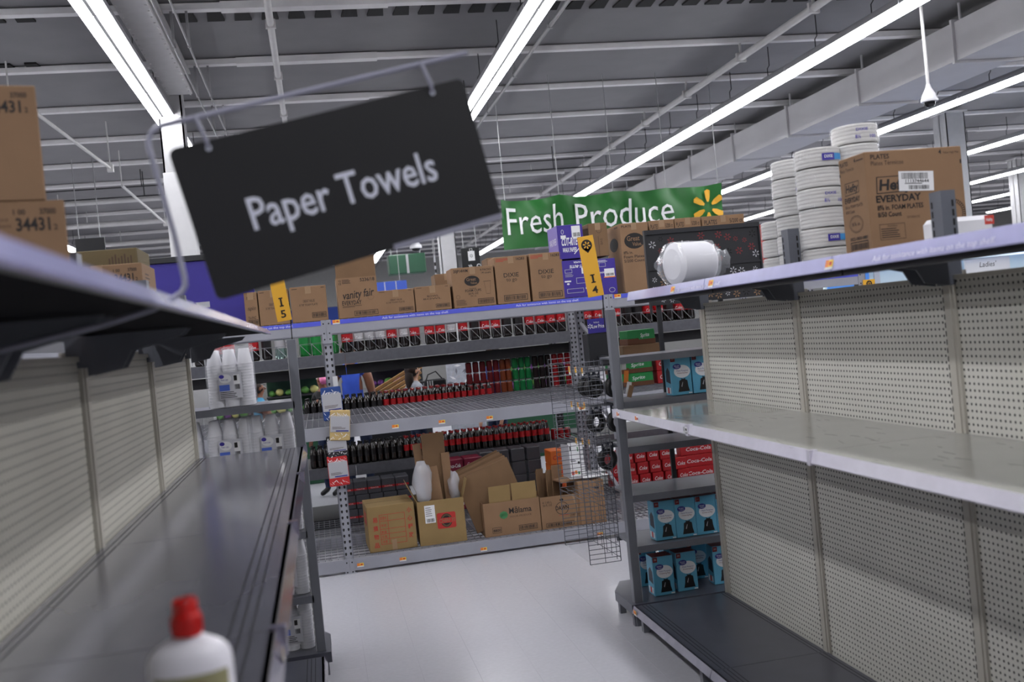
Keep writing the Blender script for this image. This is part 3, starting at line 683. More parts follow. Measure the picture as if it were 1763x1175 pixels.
px_carton('kraft foam plate carton just right of the I 5 aisle marker', 498, 561, 496, f_small('GREAT VALUE'), d=0.3)
def f_vanity(p, w, h):
    p.text('12', w * .06, h * .90, h * .05, bold=.02); p.text('12', w * .06, h * .83, h * .05, bold=.02); lines(p, w * .14, h * .935, w * .25, 4, h * .028, h * .012, 'ink')
    p.text('5236/18', w * .95, h * .88, h * .08, w=w * .36, al='r', bold=.015)
    p.text('vanity fair', w * .12, h * .46, h * .19, w=w * .78, bold=.012, shear=.18, ang=.07); p.text('EVERYDAY', w * .10, h * .32, h * .105, w=w * .48, bold=.015); p.rect(w * .10, w * .58, h * .285, h * .295, 'ink'); p.rect(w * .10, w * .40, h * .262, h * .270, 'ink')
    p.ring(w * .82, h * .47, w * .075, w * .06, w * .004, 'ink_brown'); p.code(w * .38, w * .97, h * .04, h * .16, 'ink', 8)
t = px_carton('open-topped kraft napkin carton with black script lettering and raised flap', 578, 648, 480, f_vanity, d=0.4, tape=False)
a, b = PY(578, 480, 8.43), PY(648, 473, 8.43)
MB().cbox(-(b.x - a.x) / 2 + .004, (b.x - a.x) / 2 - .004, -0.2, -0.195, 0, 0.18, 'card_brown', 0.0015).build('flap', t, (0, 0, (a.z + b.z) / 2 - TOPZ), (0.03, 0, 0))
MB().cbox(-0.18, 0, -0.15, 0.15, 0, 0.005, 'card', 0.0015).build('flap', t, (-(b.x - a.x) / 2, 0, (a.z + b.z) / 2 - TOPZ), (0, 1.9, 0))
px_carton('low kraft bowl carton right beside the open napkin carton', 649, 712, 502, f_small('GREAT VALUE'), d=0.34)
px_carton('low kraft bowl carton left of the foam cups carton', 713, 775, 495, f_small('BOWL'), d=0.34)
px_carton('small pale kraft carton set back behind the low bowl cartons', 748, 790, 473, None, d=0.3, Y=8.95, z0=TOPZ, m='card_light')
def f_cups(p, w, h):
    p.text('20JP14WM', w * .05, h * .88, h * .07, w=w * .34, bold=.02); p.text('8 PACKS', w * .94, h * .885, h * .05, al='r', bold=.01); p.text('14 count', w * .94, h * .81, h * .05, al='r', bold=.01)
    gv_oval(p, w * .47, h * .65, w * .18, h * .13)
    p.text('Insulated', w * .47, h * .445, h * .035, al='c'); p.text('FOAM CUPS', w * .48, h * .38, h * .06, w=w * .38, al='c', bold=.015); p.text('20 FL OZ', w * .48, h * .31, h * .045, al='c', bold=.01); p.text('591 mL', w * .48, h * .255, h * .035, al='c')
    p.poly([(w * .74, h * .62), (w * .92, h * .62), (w * .92, h * .608), (w * .74, h * .608)], 'ink_brown'); p.poly([(w * .755, h * .60), (w * .76, h * .60), (w * .79, h * .30), (w * .785, h * .30)], 'ink_brown'); p.poly([(w * .905, h * .60), (w * .91, h * .60), (w * .885, h * .30), (w * .88, h * .30)], 'ink_brown'); p.rect(w * .785, w * .885, h * .295, h * .303, 'ink_brown')
    p.ring(w * .11, h * .27, w * .045, w * .045, w * .006, 'ink_brown'); lines(p, w * .06, h * .18, w * .28, 5, h * .03, h * .012, 'ink_brown'); p.code(w * .57, w * .95, h * .06, h * .19, 'ink', 4)
px_carton('kraft foam cups carton with a black oval logo', 776, 849, 463, f_cups, d=0.32)
px_carton('pale kraft carton peeping out behind the left to go carton', 838, 905, 445, None, d=0.3, Y=8.9, z0=TOPZ, m='card_light')
def f_dixie(p, w, h):
    lines(p, w * .04, h * .95, w * .38, 3, h * .025, h * .010, 'ink_red', 2); p.text('16283', w * .92, h * .91, h * .055, al='r', bold=.02)
    p.text('DIXIE', w * .25, h * .56, h * .09, w=w * .46, bold=.006); p.text('to go', w * .32, h * .47, h * .08, w=w * .32); p.code(w * .20, w * .92, h * .05, h * .18, 'ink', 5)
px_carton('left of two tall kraft to go cup cartons', 850, 907, 444, f_dixie, d=0.32)
px_carton('right of two tall kraft to go cup cartons, beside the purple boxes', 910, 967, 438, f_dixie, d=0.32)
def f_cut(p, w, h):
    p.text('CUT-RITE', w * .12, h * .40, h * .22, 'paper', w=w * .62, bold=.03, shear=.15); p.text('WAX PAPER', w * .14, h * .20, h * .13, 'paper', w=w * .56, bold=.02, shear=.15)
    p.ring(w * .2, h * .80, w * .05, h * .07, w * .012, 'paper'); p.rect(w * .12, w * .32, h * .60, h * .70, 'paper'); p.rect(w * .56, w * .90, h * .62, h * .96, 'paper'); p.lift(); p.bars(w * .60, w * .88, h * .64, h * .76)
    p.poly([(w * .60, h * .12), (w * .86, h * .32), (w * .85, h * .35), (w * .58, h * .14)], 'paper')
def f_cut2(p, w, h):
    p.text('CUT-RITE', w * .80, h * .86, h * .07, 'paper', w=w * .56, bold=.03, shear=.1, ang=math.pi); p.text('WAX PAPER', w * .86, h * .96, h * .045, 'paper', w=w * .5, bold=.02, ang=math.pi)
    p.frame(w * .08, w * .30, h * .66, h * .76, .004, 'paper_grey'); lines(p, w * .08, h * .62, w * .3, 3, h * .03, h * .01, 'paper_grey'); p.rect(w * .58, w * .86, h * .62, h * .78, 'paper'); p.lift(); p.bars(w * .62, w * .84, h * .63, h * .69)
    p.rect(w * .05, w * .24, h * .42, h * .46, 'paper'); p.ell(w * .15, h * .37, w * .04, h * .025, 'paper'); p.frame(w * .40, w * .75, h * .36, h * .52, .004, 'paper_grey'); p.ring(w * .82, h * .42, w * .07, h * .05, .004, 'paper_grey')
    p.frame(w * .10, w * .60, h * .12, h * .24, .004, 'paper_grey'); p.rect(w * .66, w * .88, h * .20, h * .25, 'paper'); p.ell(w * .78, h * .14, w * .05, h * .03, 'paper')
def f_purp(p, w, h):
    lines(p, w * .1, h * .95, w * .6, 2, h * .03, h * .012, 'paper'); p.frame(w * .15, w * .5, h * .78, h * .9, .004, 'paper_grey'); p.rect(w * .40, w * .92, h * .50, h * .72, 'paper'); p.lift(); p.bars(w * .46, w * .88, h * .52, h * .59); p.rect(w * .36, w * .94, h * .47, h * .50, 'tag_orange'); p.text('Reynolds', w * .05, h * .6, h * .06, 'paper', w=w * .4, bold=.02); p.ring(w * .72, h * .12, w * .16, h * .07, .005, 'paper_grey')
zc = PY(975, 446, 8.43).z
px_carton('lower purple wax paper box to the left of the I 4 marker', 966, 1024, 450, f_cut2, d=0.36, m='purple_box', name='shipping_box', cat='box', tape=False)
zc = PY(995, 447, 8.43).z
a, b = PY(958, 389, 8.43), PY(1002, 386, 8.43)
t = carton('upper purple wax paper box on the stack', a.x, b.x, 8.43, 0.36, zc + 0.012, a.z, 'purple_box', front=f_cut, left=lambda p, w, h: (p.rect(0, w, 0, h, 'purple_side'), p.lift(), p.text('WAX PAPER', w * .15, h * .45, h * .2, 'paper', w=w * .7)), name='shipping_box', cat='box', tape=False)
px_carton('purple box with a white label to the right of the I 4 marker', 1025, 1059, 447, f_purp, d=0.36, m='purple_box', name='shipping_box', cat='box', tape=False)
a, b = PY(1012, 388, 8.46), PY(1044, 383, 8.46); zc = PY(1040, 441, 8.46).z
def f_up(p, w, h): p.ring(w * .55, h * .78, w * .14, w * .14, w * .02, 'ink_brown'); p.text('POLY', w * .25, h * .25, w * .12, 'ink_brown', ang=math.pi / 2); p.text('BAG', w * .7, h * .35, w * .12, 'ink_brown', ang=math.pi / 2); p.rect(w * .48, w * .5, 0, h * .6, 'ink_brown')
carton('brown kraft carton standing on the purple box right of the marker', a.x, b.x, 8.46, 0.3, zc, b.z, 'card_brown', front=f_up)
def f_plates(p, w, h):
    p.text('PLATES', w * .06, h * .94, h * .032, w=w * .42, bold=.01); gv_oval(p, w * .48, h * .74, w * .36, h * .115); p.text('8⅞ in.', w * .06, h * .555, h * .04, bold=.01); p.text('Foam Plates', w * .06, h * .495, h * .04, w=w * .72, bold=.01); p.text('5/200 Count', w * .06, h * .435, h * .04, w=w * .72, bold=.01)
def f_plates_side(p, w, h): p.ell(w * .5, h * .72, w * .3, h * .1, 'ink'); p.rect(w * .6, w * .85, h * .95, h * .97, 'ink_brown')
px_carton('tall kraft foam plate carton with a black oval logo', 1066, 1115, 386, f_plates, left=f_plates_side, d=0.42)
def f_ptop(p, w, h): p.text('PLATES', w * .05, h - 0.075, 0.04, w=w * .3, bold=.01); p.text('5/200 ct', w * .95, h - 0.07, 0.036, w=w * .3, al='r', bold=.01)
px_carton('kraft plates carton behind the dark perforated panel, next to the oval carton', 1117, 1160, 381, f_ptop, d=0.42)
px_carton('middle kraft plates carton showing its top above the dark perforated panel', 1161, 1206, 377, f_ptop, d=0.42)
px_carton('rightmost kraft plates carton showing its top above the dark perforated panel', 1208, 1281, 374, f_ptop, d=0.42)

# cartons of the left top shelf
def f_344(p, w, h):
    k = h / 0.32
    p.text('34431', w - 0.118, h - 0.075 * k, 0.032 * k, bold=.025, w=0.080); p.text('2', w - 0.030, h - 0.075 * k, 0.014 * k, bold=.01); p.text('1 00', w - 0.122, h - 0.034 * k, 0.013 * k, bold=.015, w=0.028); p.text('37000', w - 0.060, h - 0.034 * k, 0.014 * k, bold=.02, w=0.038)
    p.text('FACIAL TISSUE', w - 0.20, h - 0.05 * k, 0.007 * k, 'ink_brown', w=0.065); p.text('PANUELOS MEDICINADOS', w - 0.215, h - 0.066 * k, 0.007 * k, 'ink_brown', w=0.085)
SHT = 2.0465; SHL = 2.0205
carton('lower 34431 tissue carton of the stack at the left edge', -1.075, -0.645, 2.72, 0.34, SHL, 2.347, 'card_light', 0.23, f_344)
carton('upper 34431 tissue carton of the stack at the left edge', -1.105, -0.685, 2.71, 0.34, 2.3475, 2.645, 'card_light', 0.23, f_344)
carton('34431 tissue carton farther along the left top shelf, half open', -1.12, -0.74, 4.70, 0.37, SHL, 2.355, 'card_light', 0.0, f_344, right=lambda p, w, h: (lines(p, w * .2, h * .85, w * .4, 3, h * .05, h * .02, 'ink_brown'), lines(p, w * .2, h * .5, w * .4, 2, h * .06, h * .03, 'ink_brown')))
t = carton('olive brown carton end standing behind the half open tissue carton', -1.30, -0.82, 5.12, 0.36, SHL, 2.47, 'card_olive', 0.0, lambda p, w, h: [p.rect(w * (.72 + .03 * k), w * (.735 + .03 * k), h * .80, h * (.9 + .02 * (k % 3)), 'ink_brown') for k in range(8)], tape=False)
c = PY(225, 488, 4.2)
# carton of the right top shelf
def f_hefty_head(p, w, h): p.text('PLATES', w * .06, h * .925, h * .045, w=w * .19, bold=.02); p.text('Platos Térmicos', w * .06, h * .865, h * .042, w=w * .33)
def f_hefty_note(p, w, h): p.text('4', w * .76, h * .935, h * .04, bold=.03); p.text('Pallets High Max', w * .81, h * .935, h * .02, w=w * .16)
def f_hefty(p, w, h):
    p.poly([(w * .09, h * .59), (w * .10, h * .755), (w * .50, h * .755), (w * .48, h * .60)], 'ink'); p.lift(); p.poly([(w * .10, h * .60), (w * .11, h * .747), (w * .49, h * .747), (w * .47, h * .61)], 'card'); p.lift()
    p.text('Hefty', w * .12, h * .625, h * .10, w=w * .34, bold=.035, shear=.15); p.text('EVERYDAY', w * .08, h * .51, h * .065, w=w * .46, bold=.03); p.text('8⅞ in. FOAM PLATES', w * .085, h * .435, h * .045, w=w * .47, bold=.02); p.text('8/50 Count', w * .085, h * .37, h * .045, w=w * .24, bold=.02)
    p.text('SV1006102', w * .38, h * .34, h * .022, 'ink_brown', w=w * .13)
def f_hefty_warn(p, w, h):
    p.frame(w * .09, w * .35, h * .15, h * .30, .0016, 'ink'); p.text('WARNING', w * .22, h * .272, h * .015, al='c'); lines(p, w * .105, h * .25, w * .22, 5, h * .02, h * .008, 'ink')
def f_hefty_ring(p, w, h):
    p.ring(w * .86, h * .36, w * .13, w * .13, .002, 'ink'); p.ring(w * .86, h * .36, w * .10, w * .10, .002, 'ink')
    for k in range(36): a = k * math.pi / 18; p.poly([(w * (.86 + q * math.cos(a + e)), h * .36 + w * q * math.sin(a + e)) for q, e in ((.10, -.03), (.13, -.03), (.13, .03), (.10, .03))], 'ink')
def f_hefty_tick(p, w, h): p.rect(w * .975, w * .99, h * .83, h * .87, 'ink')
def f_hefty_side(p, w, h):
    p.text('PLATES', w * .05, h * .925, h * .04, w=w * .32, bold=.02); p.text('Platos Térmicos', w * .05, h * .865, h * .035, w=w * .52); p.text('4', w * .60, h * .93, h * .04, bold=.03); p.rect(w * .68, w * .95, h * .935, h * .95, 'ink_brown'); p.rect(w * .01, w * .05, h * .83, h * .86, 'ink')
    p.poly([(w * .16, h * .63), (w * .18, h * .755), (w * .72, h * .755), (w * .70, h * .64)], 'ink'); p.lift(); p.poly([(w * .175, h * .637), (w * .195, h * .748), (w * .705, h * .748), (w * .685, h * .647)], 'card'); p.lift(); p.text('Hefty', w * .21, h * .66, h * .075, w=w * .46, bold=.03, shear=.1)
    p.text('EVERYDAY', w * .14, h * .56, h * .05, w=w * .58, bold=.025); p.text('8⅞ in. FOAM PLATES', w * .14, h * .505, h * .03, w=w * .66); p.text('8/50 Count', w * .14, h * .455, h * .03, w=w * .34); p.ring(w * .50, h * .34, w * .26, h * .085, .002, 'ink'); p.ring(w * .50, h * .34, w * .22, h * .072, .0012, 'ink'); p.text('8⅞ in.', w * .5, h * .325, h * .035, al='c', w=w * .32)
    p.text('0022-0850-0881', w * .22, h * .185, h * .03, w=w * .66, bold=.02); p.code(w * .22, w * .88, h * .07, h * .17, 'ink', 6)
hx0, hy0 = PY(1487, 262, 3.62).x, 3.62
hz = PY(1487, 262, 3.62).z; hx1 = PY(1654, 252, 3.62).x
t = carton('large kraft foam plates carton with a white barcode label beside the wrapped plates', hx0, hx1, hy0, 0.20, SHT, hz, 'card', 0.0, (f_hefty_head, f_hefty_note, f_hefty, f_hefty_warn, f_hefty_ring, f_hefty_tick), f_hefty_side, tape=False)
hw, hh = hx1 - hx0, hz - SHT
p = Print(); p.z = 0.0022; p.rect(0, hw * .36, 0, hh * .19, 'paper'); p.lift(); p.bars(hw * .03, hw * .30, hh * .115, hh * .175, seed=4, n=30); p.text('1113744644', hw * .07, hh * .082, hh * .028, w=hw * .24, bold=.02); lines(p, hw * .06, hh * .068, hw * .26, 1, hh * .02, hh * .008); p.bars(hw * .10, hw * .31, hh * .015, hh * .055, seed=9, n=26)
tag(p.put('barcode_label', t, (-hw / 2 + hw * .32, -0.10, hh * .605), (0.995, 0, -0.05), (0.05, 0, 0.995)), 'white barcode label')

# ================================================================== OPEN CARTONS ON THE LOWER RACK LEVEL
LOZ = 0.128
def open_carton(label, xl, xr, Y, ytop, d, m, front=None, left=None, yaw=0.0, flaps=(), ybot=None):
    a, b = PY(xl, ytop, Y), PY(xr, ytop - (xr - xl) * .13, Y); w = b.x - a.x; h = (a.z + b.z) / 2 - LOZ; k = 0.005
    t = thing('carton', label, 'carton', ((a.x + b.x) / 2, Y + d / 2, LOZ), yaw)
    q = MB(); q.box(-w / 2, w / 2, -d / 2, -d / 2 + k, 0, h, m); q.box(-w / 2, w / 2, d / 2 - k, d / 2, 0, h, m); q.box(-w / 2, -w / 2 + k, -d / 2 + k, d / 2 - k, 0, h, m); q.box(w / 2 - k, w / 2, -d / 2 + k, d / 2 - k, 0, h, m); q.box(-w / 2 + k, w / 2 - k, -d / 2 + k, d / 2 - k, 0, k, m); q.build('body', t)
    for kind in flaps:
        if kind == 'back': MB().cbox(-w / 2, w / 2, -k / 2, k / 2, 0, d * .48, m, .001).build('flap', t, (0, d / 2 - k / 2, h), (-0.25, 0, 0))
        if kind == 'left': MB().cbox(-k / 2, k / 2, -d / 2, d / 2, 0, w * .42, m, .001).build('flap', t, (-w / 2 + k / 2, 0, h), (0, -0.45, 0))
        if kind == 'right': MB().cbox(-k / 2, k / 2, -d / 2, d / 2, 0, w * .4, m, .001).build('flap', t, (w / 2 - k / 2, 0, h), (0, 0.3, 0))
    if front: p = Print(); front(p, w, h); p.put('print', t, (-w / 2, -d / 2, 0), *FRONT)
    if left: p = Print(); left(p, d, h); p.put('print', t, (-w / 2, d / 2, 0), *LEFT)
    return t, w, h
def f_frag(p, w, h):
    x0, x1 = w * .25, w * .78; ys = [h * v for v in (.15, .265, .375, .485, .66, .80)]
    for y in ys: p.rect(x0, x1, y, y + h * .009, 'ink_red')
    for x in (x0, x0 + (x1 - x0) * .33, x1): p.rect(x, x + w * .009, ys[0], ys[-1] + h * .009, 'ink_red')
    p.text('買賣地', x0 + w * .02, h * .695, h * .06, 'ink_red', w=w * .13)
    for y, c in zip((.545, .40, .295, .185), ('貨號', '數量', '毛重', '淨重')): p.text(c, x0 + w * .025, h * y, h * .045, 'ink_red', w=w * .11)
a = PY(640, 953, 8.47)
b = PY(718, 943, 8.47)
def f_frag_left(p, w, h): p.rect(w * .3, w * .8, h * .55, h * .85, 'ink_red'); p.lift(); lines(p, w * .35, h * .8, w * .4, 3, h * .07, h * .02, 'card_yellow')
t = carton('closed yellowish carton with red Chinese handling table print', PY(630, 890, 8.47).x, PY(712, 880, 8.47).x, 8.47, 0.46, LOZ, PY(632, 875, 8.47).z, 'card_yellow', 0.03, f_frag, f_frag_left, tape=False)
q = MB(); q.box(-0.01, 0.03, -0.2308, -0.2302, 0.0, 0.09, 'tape'); q.build('tape', t)
w, h = (PY(712, 880, 8.47).x - PY(630, 890, 8.47).x, PY(632, 875, 8.47).z - LOZ)
for xx, yy, word in ((.11, .66, '易損物品'), (.84, .80, '小心輕放')):
    for k, ch in enumerate(word):
        p = Print(); p.text(ch, w * xx, h * (yy - .185 * k), h * .085, 'ink_red', w=w * .10, bold=.02); p.put('printed_character', t, (-w / 2, -0.23, 0), *FRONT)
def f_chin(p, w, h):
    p.cx = 0
    x0, x1, y0, y1 = w * .40, w * .80, h * .34, h * .70; r = w * .025
    p.poly([(x0 + r, y0), (x1 - r, y0), (x1, y0 + r), (x1, y1 - r), (x1 - r, y1), (x0 + r, y1), (x0, y1 - r), (x0, y0 + r)], 'ink_red'); p.lift(); p.ell(w * .60, h * .52, w * .125, h * .155, 'ink'); p.lift(); p.ring(w * .60, h * .52, w * .11, h * .138, w * .006, 'card_yellow'); p.ring(w * .60, h * .52, w * .095, h * .12, w * .006, 'card_yellow'); p.lift(); p.rect(w * .43, w * .77, h * .46, h * .575, 'ink_red'); p.lift()
    p.text('CHIN YI', w * .43, h * .475, h * .09, 'card_light', w=w * .34, bold=.01, shear=.2)
    p.rect(w * .15, w * .37, h * .50, h * .90, 'paper'); p.lift(); lines(p, w * .17, h * .84, w * .16, 5, h * .045, h * .012, 'ink'); p.bars(w * .18, w * .35, h * .52, h * .60, seed=3)
t, w, h = open_carton('open yellowish carton with a red logo, stuffed with folded cardboard', 718, 798, 8.46, 866, 0.40, 'card_yellow', f_chin, yaw=-0.02, flaps=('left', 'right'))
CX, CY, CZ = t.location
def sheet(label, base, w, h, th, rot, m='card_brown', fold=True, name='folded_carton', grp=None):
    t = thing(name, label, 'cardboard', base, rot=rot, group=grp); MB().cbox(-w / 2, w / 2, -th / 2, 0, 0, h, m, .001).build('panel', t)
    if fold: MB().cbox(-w / 2 + .004, w / 2 - .01, 0.001, th / 2, 0, h * .97, m, .001).build('panel', t)
    return t
sheet('tallest flattened carton standing up in the red-logo carton', (CX - 0.01, CY - 0.02, LOZ + .01), 0.20, 0.92, 0.03, (-0.04, 0.02, 0.12), 'card_brown')
sheet('second flattened carton standing right of the tallest one in the red-logo carton', (CX + 0.10, CY - 0.03, LOZ + .01), 0.075, 0.74, 0.03, (-0.04, 0.0, 0.1), 'card')
sheet('narrow flattened carton standing at the left of the tallest one', (CX - 0.09, CY + 0.02, LOZ + .01), 0.07, 0.84, 0.03, (-0.02, -0.06, 0.3), 'card_light')
sheet('shorter bent cardboard sheet leaning in front of the tallest one', (CX + 0.0, CY - 0.10, LOZ + .01), 0.14, 0.64, 0.02, (-0.03, -0.10, -0.25), 'card')
# translucent bag stuffed in
def blob(mb, c, r, m, n=12, k=8, seed=1, amp=0.18):
    rr = random.Random(seed); V = []; F = []
    for j in range(k + 1):
        a = math.pi * j / k
        for i in range(n):
            b = 2 * math.pi * i / n; q = 1 + rr.uniform(-amp, amp) * (1 if 0 < j < k else 0)
            V.append((c[0] + r[0] * math.sin(a) * math.cos(b) * q, c[1] + r[1] * math.sin(a) * math.sin(b) * q, c[2] + r[2] * math.cos(a) * q))
    for j in range(k):
        for i in range(n): F.append((j * n + i, j * n + (i + 1) % n, (j + 1) * n + (i + 1) % n, (j + 1) * n + i))
    mb.add(V, F, m, True); return mb
c = PY(728, 832, 8.55); o = blob(MB(), (0, 0, 0), (0.085, 0.07, 0.19), 'film_thick', seed=4, amp=.12).build('plastic_bag', None, c); tag(o, 'crumpled frosted white plastic bag stuffed in the red-logo carton', 'bag')
c = PY(782, 838, 8.62); o = blob(MB(), (0, 0, 0), (0.05, 0.06, 0.13), 'film_thick', seed=9, amp=.25).build('plastic_bag', None, c); tag(o, 'crumpled clear plastic wrap at the right of the red-logo carton', 'bag')
def f_malama(p, w, h):
    r = random.Random(2)
    for k in range(9):
        a = 2 * math.pi * k / 8; p.ell(w * .35 + (w * .045 * math.cos(a) if k else 0), h * .60 + (w * .04 * math.sin(a) if k else 0), w * .032, w * .028, 'ink_green', 10)
    p.text('Mālama', w * .45, h * .62, h * .17, w=w * .40, bold=.012); p.text('HOUSE PRODUCE', w * .46, h * .50, h * .05, 'ink_brown', w=w * .38); p.frame(w * .13, w * .29, h * .09, h * .26, .003, 'ink'); p.text('8800', w * .21, h * .13, h * .08, al='c', bold=.02); p.code(w * .60, w * .93, h * .08, h * .24, 'ink', 7)
t, w, h = open_carton('open kraft carton with a green leafy logo', 830, 927, 8.46, 869, 0.42, 'card', f_malama, yaw=0.02, flaps=())
MX, MY, MZ = t.location
MB().cbox(-0.16, 0.03, -0.002, 0.003, 0, 0.15, 'card_yellow', .001).build('flap', t, (-0.03, -0.20, h - 0.01), (0.05, 0, 0))
MB().cbox(0.0, 0.22, -0.002, 0.003, 0, 0.155, 'card_yellow', .001).build('flap', t, (0.015, -0.195, h - 0.01), (-0.05, 0, 0))
for k in range(5):
    sheet(f'{("front", "second", "third", "fourth", "rearmost")[k]} of the flattened cartons leaning together behind the green-logo carton flaps', (MX - 0.06 + .008 * k, MY - 0.10 + 0.045 * k, LOZ + 0.10), 0.50 - .02 * k, 0.50 + 0.016 * k, 0.024, (-0.10, -0.30 - 0.012 * k, 0.02), 'card_brown' if k % 2 == 0 else 'card', True, 'folded_carton', 'flattened cartons in the green-logo carton')
def f_dawn(p, w, h):
    p.text('6 1.65 L', w * .06, h * .80, h * .065, w=w * .22); p.text('56 FL OZ', w * .06, h * .71, h * .065, w=w * .22); p.ell(w * .52, h * .86, w * .045, h * .04, 'ink'); p.ring(w * .52, h * .60, w * .16, h * .20, w * .012, 'ink'); p.lift(); p.rect(w * .36, w * .68, h * .54, h * .68, 'card'); p.lift(); p.text('DAWN', w * .36, h * .555, h * .12, w=w * .32, bold=.03)
    p.rect(w * .42, w * .66, h * .375, h * .385, 'ink_red'); p.frame(w * .70, w * .98, h * .30, h * .42, .002, 'ink'); p.text('580L009', w * .72, h * .33, h * .06, w=w * .24); p.code(w * .10, w * .78, h * .05, h * .18, 'ink', 9); p.lift()
    p.poly([(w * .78, h * 1.0), (w * .82, h * .75), (w * .88, h * .6), (w * .83, h * .35), (w * .80, h * .15), (w * .83, h * .14), (w * .86, h * .35), (w * .91, h * .6), (w * .86, h * .78), (w * .83, h * 1.0)], 'tape')
t, w, h = open_carton('open kraft carton with a round black logo, filled with cardboard scraps', 930, 1000, 8.46, 858, 0.40, 'card', f_dawn, yaw=-0.02)
DX, DY, DZ = t.location
for k, (dx, dy, hh_, rz, m) in enumerate(((-0.13, 0.0, 0.49, 0.9, 'card_brown'), (-0.09, 0.05, 0.44, 0.7, 'card'), (-0.04, 0.0, 0.47, 0.8, 'card_brown'), (0.02, 0.04, 0.50, 0.6, 'card'))):
    sheet(f'{("leftmost", "second", "third", "tallest")[k]} cardboard scrap standing in the round-logo carton', (DX + dx, DY + dy, LOZ + .01), 0.13, hh_, 0.016, (-0.05, 0.10, rz), m)
a, b = PY(996, 852, 8.44), PY(1040, 847, 8.44)
t = carton('closed kraft carton behind the wire wing rack at the right end', a.x, b.x, 8.44, 0.42, LOZ, PY(1010, 829, 8.44).z, 'card', 0.0, lambda p, w, h: p.rect(w * .62, w * .80, h * .80, h * .86, 'ink'), tape=False)
TT = t.location.z + PY(1010, 829, 8.44).z - LOZ
for k, (dx, dy, rz, m) in enumerate(((-0.10, 0.02, 0.2, 'card'), (-0.02, 0.0, -0.1, 'paper'), (0.04, -0.05, 0.35, 'paper'), (0.06, 0.06, -0.3, 'paper_grey'))):
    w = 0.34 if m == 'card' else 0.24
    o = MB().cbox(-w / 2, w / 2, -0.12, 0.12, 0, 0.012 if m == 'card' else 0.006, m, .001).build('flattened_card' if m == 'card' else 'paper_sheet', None, (t.location.x + dx, t.location.y + dy, TT + 0.001 + 0.0125 * (k > 0) + 0.0065 * max(0, k - 1)), (0, 0, rz))
    tag(o, ('flat cardboard sheet lying on the closed carton at the right end', 'lowest white paper sheet lying on the closed carton', 'middle white paper sheet lying on the closed carton', 'topmost greyish paper sheet lying on the closed carton')[k], 'cardboard' if m == 'card' else 'paper')
c = PY(996, 820, 8.5)
t = thing('shelf_sign', 'white folded shelf sign card standing on the closed carton', 'sign', (c.x, 8.5, TT + 0.04), 0.15)
MB().cbox(-0.07, 0.07, -0.002, 0.002, 0, 0.30, 'paper', .0008).build('panel', t, (0, 0, 0), (-0.12, 0.02, 0)); MB().cbox(-0.002, 0.002, 0, 0.12, 0, 0.29, 'paper_grey', .0008).build('panel', t, (-0.07, 0.0, 0), (0, 0, 0.2))
p = Print(); p.rect(0.02, 0.03, .23, .27, 'ink'); p.rect(0.09, .10, .22, .26, 'ink_green'); lines(p, .015, .15, .06, 2, .014, .006); p.ell(.09, .12, .012, .012, 'ink'); p.rect(0.01, .035, .02, .05, 'tag_red'); p.rect(.04, .065, .025, .055, 'tag_orange'); p.rect(.07, .09, .02, .045, 'ink_green'); p.put('print', t, (-0.07, -0.0028, 0), (1, 0, 0), (0, 0.12, .993))

# ================================================================== SODA
def bottle_mesh(r, h, body, label, cap, n=10, lab=(0.34, 0.62)):
    m = MB(); a, b = lab
    prof = [(0.0, 0.0), (r * .8, 0.0), (r * .96, h * .05), (r, h * .12), (r * .94, h * a), (r * .96, h * a + .001), (r * .96, h * b), (r, h * b + .002), (r * .8, h * .76), (r * .42, h * .88), (r * .38, h * .915), (r * .46, h * .92), (r * .46, h * .995), (0.0, h)]
    mats = [body] * 5 + [label] + [body] * 4 + [cap] * 3
    m.lathe(prof, body, n, mats=mats); return m.mesh('bottle')
def big_parts(body, label, cap, r=.054, h=.31, n=14):
    a = MB(); a.lathe([(0.0, 0.0), (r * .8, 0.0), (r * .96, h * .05), (r, h * .12), (r * .95, h * .34), (r * .95, h * .62), (r, h * .63), (r * .8, h * .76), (r * .42, h * .88), (r * .30, h * .915), (r * .30, h * .94)], body, n)
    l = MB(); l.lathe([(r * .965, h * .345), (r * .965, h * .615)], label, n); c = MB(); c.lathe([(r * .42, h * .915), (r * .46, h * .92), (r * .46, h * .99), (r * .40, h), (0.0, h)], cap, n)
    return a.mesh('body'), l.mesh('label'), c.mesh('cap')
big = dict(cola=big_parts('cola', 'cola_label', 'cap_white'), diet=big_parts('cola', 'label_silver', 'cap_white'), zero=big_parts('cola', 'zero_label', 'cap_black'), green=big_parts('green_pet', 'green_label', 'cap_white'), clear=big_parts('clear_pet', 'label_silver', 'cap_white'))
q = Print(); v, f = glyphs('Coke', .01); xs = [p[0] for p in v]; x0, x1 = min(xs), max(xs)
q.add([(math.sin(((p[0] - x0) / (x1 - x0) - .5) * 1.5) * .0535, -math.cos(((p[0] - x0) / (x1 - x0) - .5) * 1.5) * .0535, .122 + p[1] * .05) for p in v], f, 'paper'); script_me = q.mesh('label_script')
def big_bottle(kind, x, y, z, label, grp):
    t = thing('soda_bottle', label, 'bottle', (x, y, z), R_.uniform(-.5, .5), grp); a, l, c = big[kind]
    put('body', a, t); lo = put('label', l, t); put('cap', c, t)
    if kind in ('cola', 'diet'): put('label_script', script_me, lo)
ZB = 1.8165
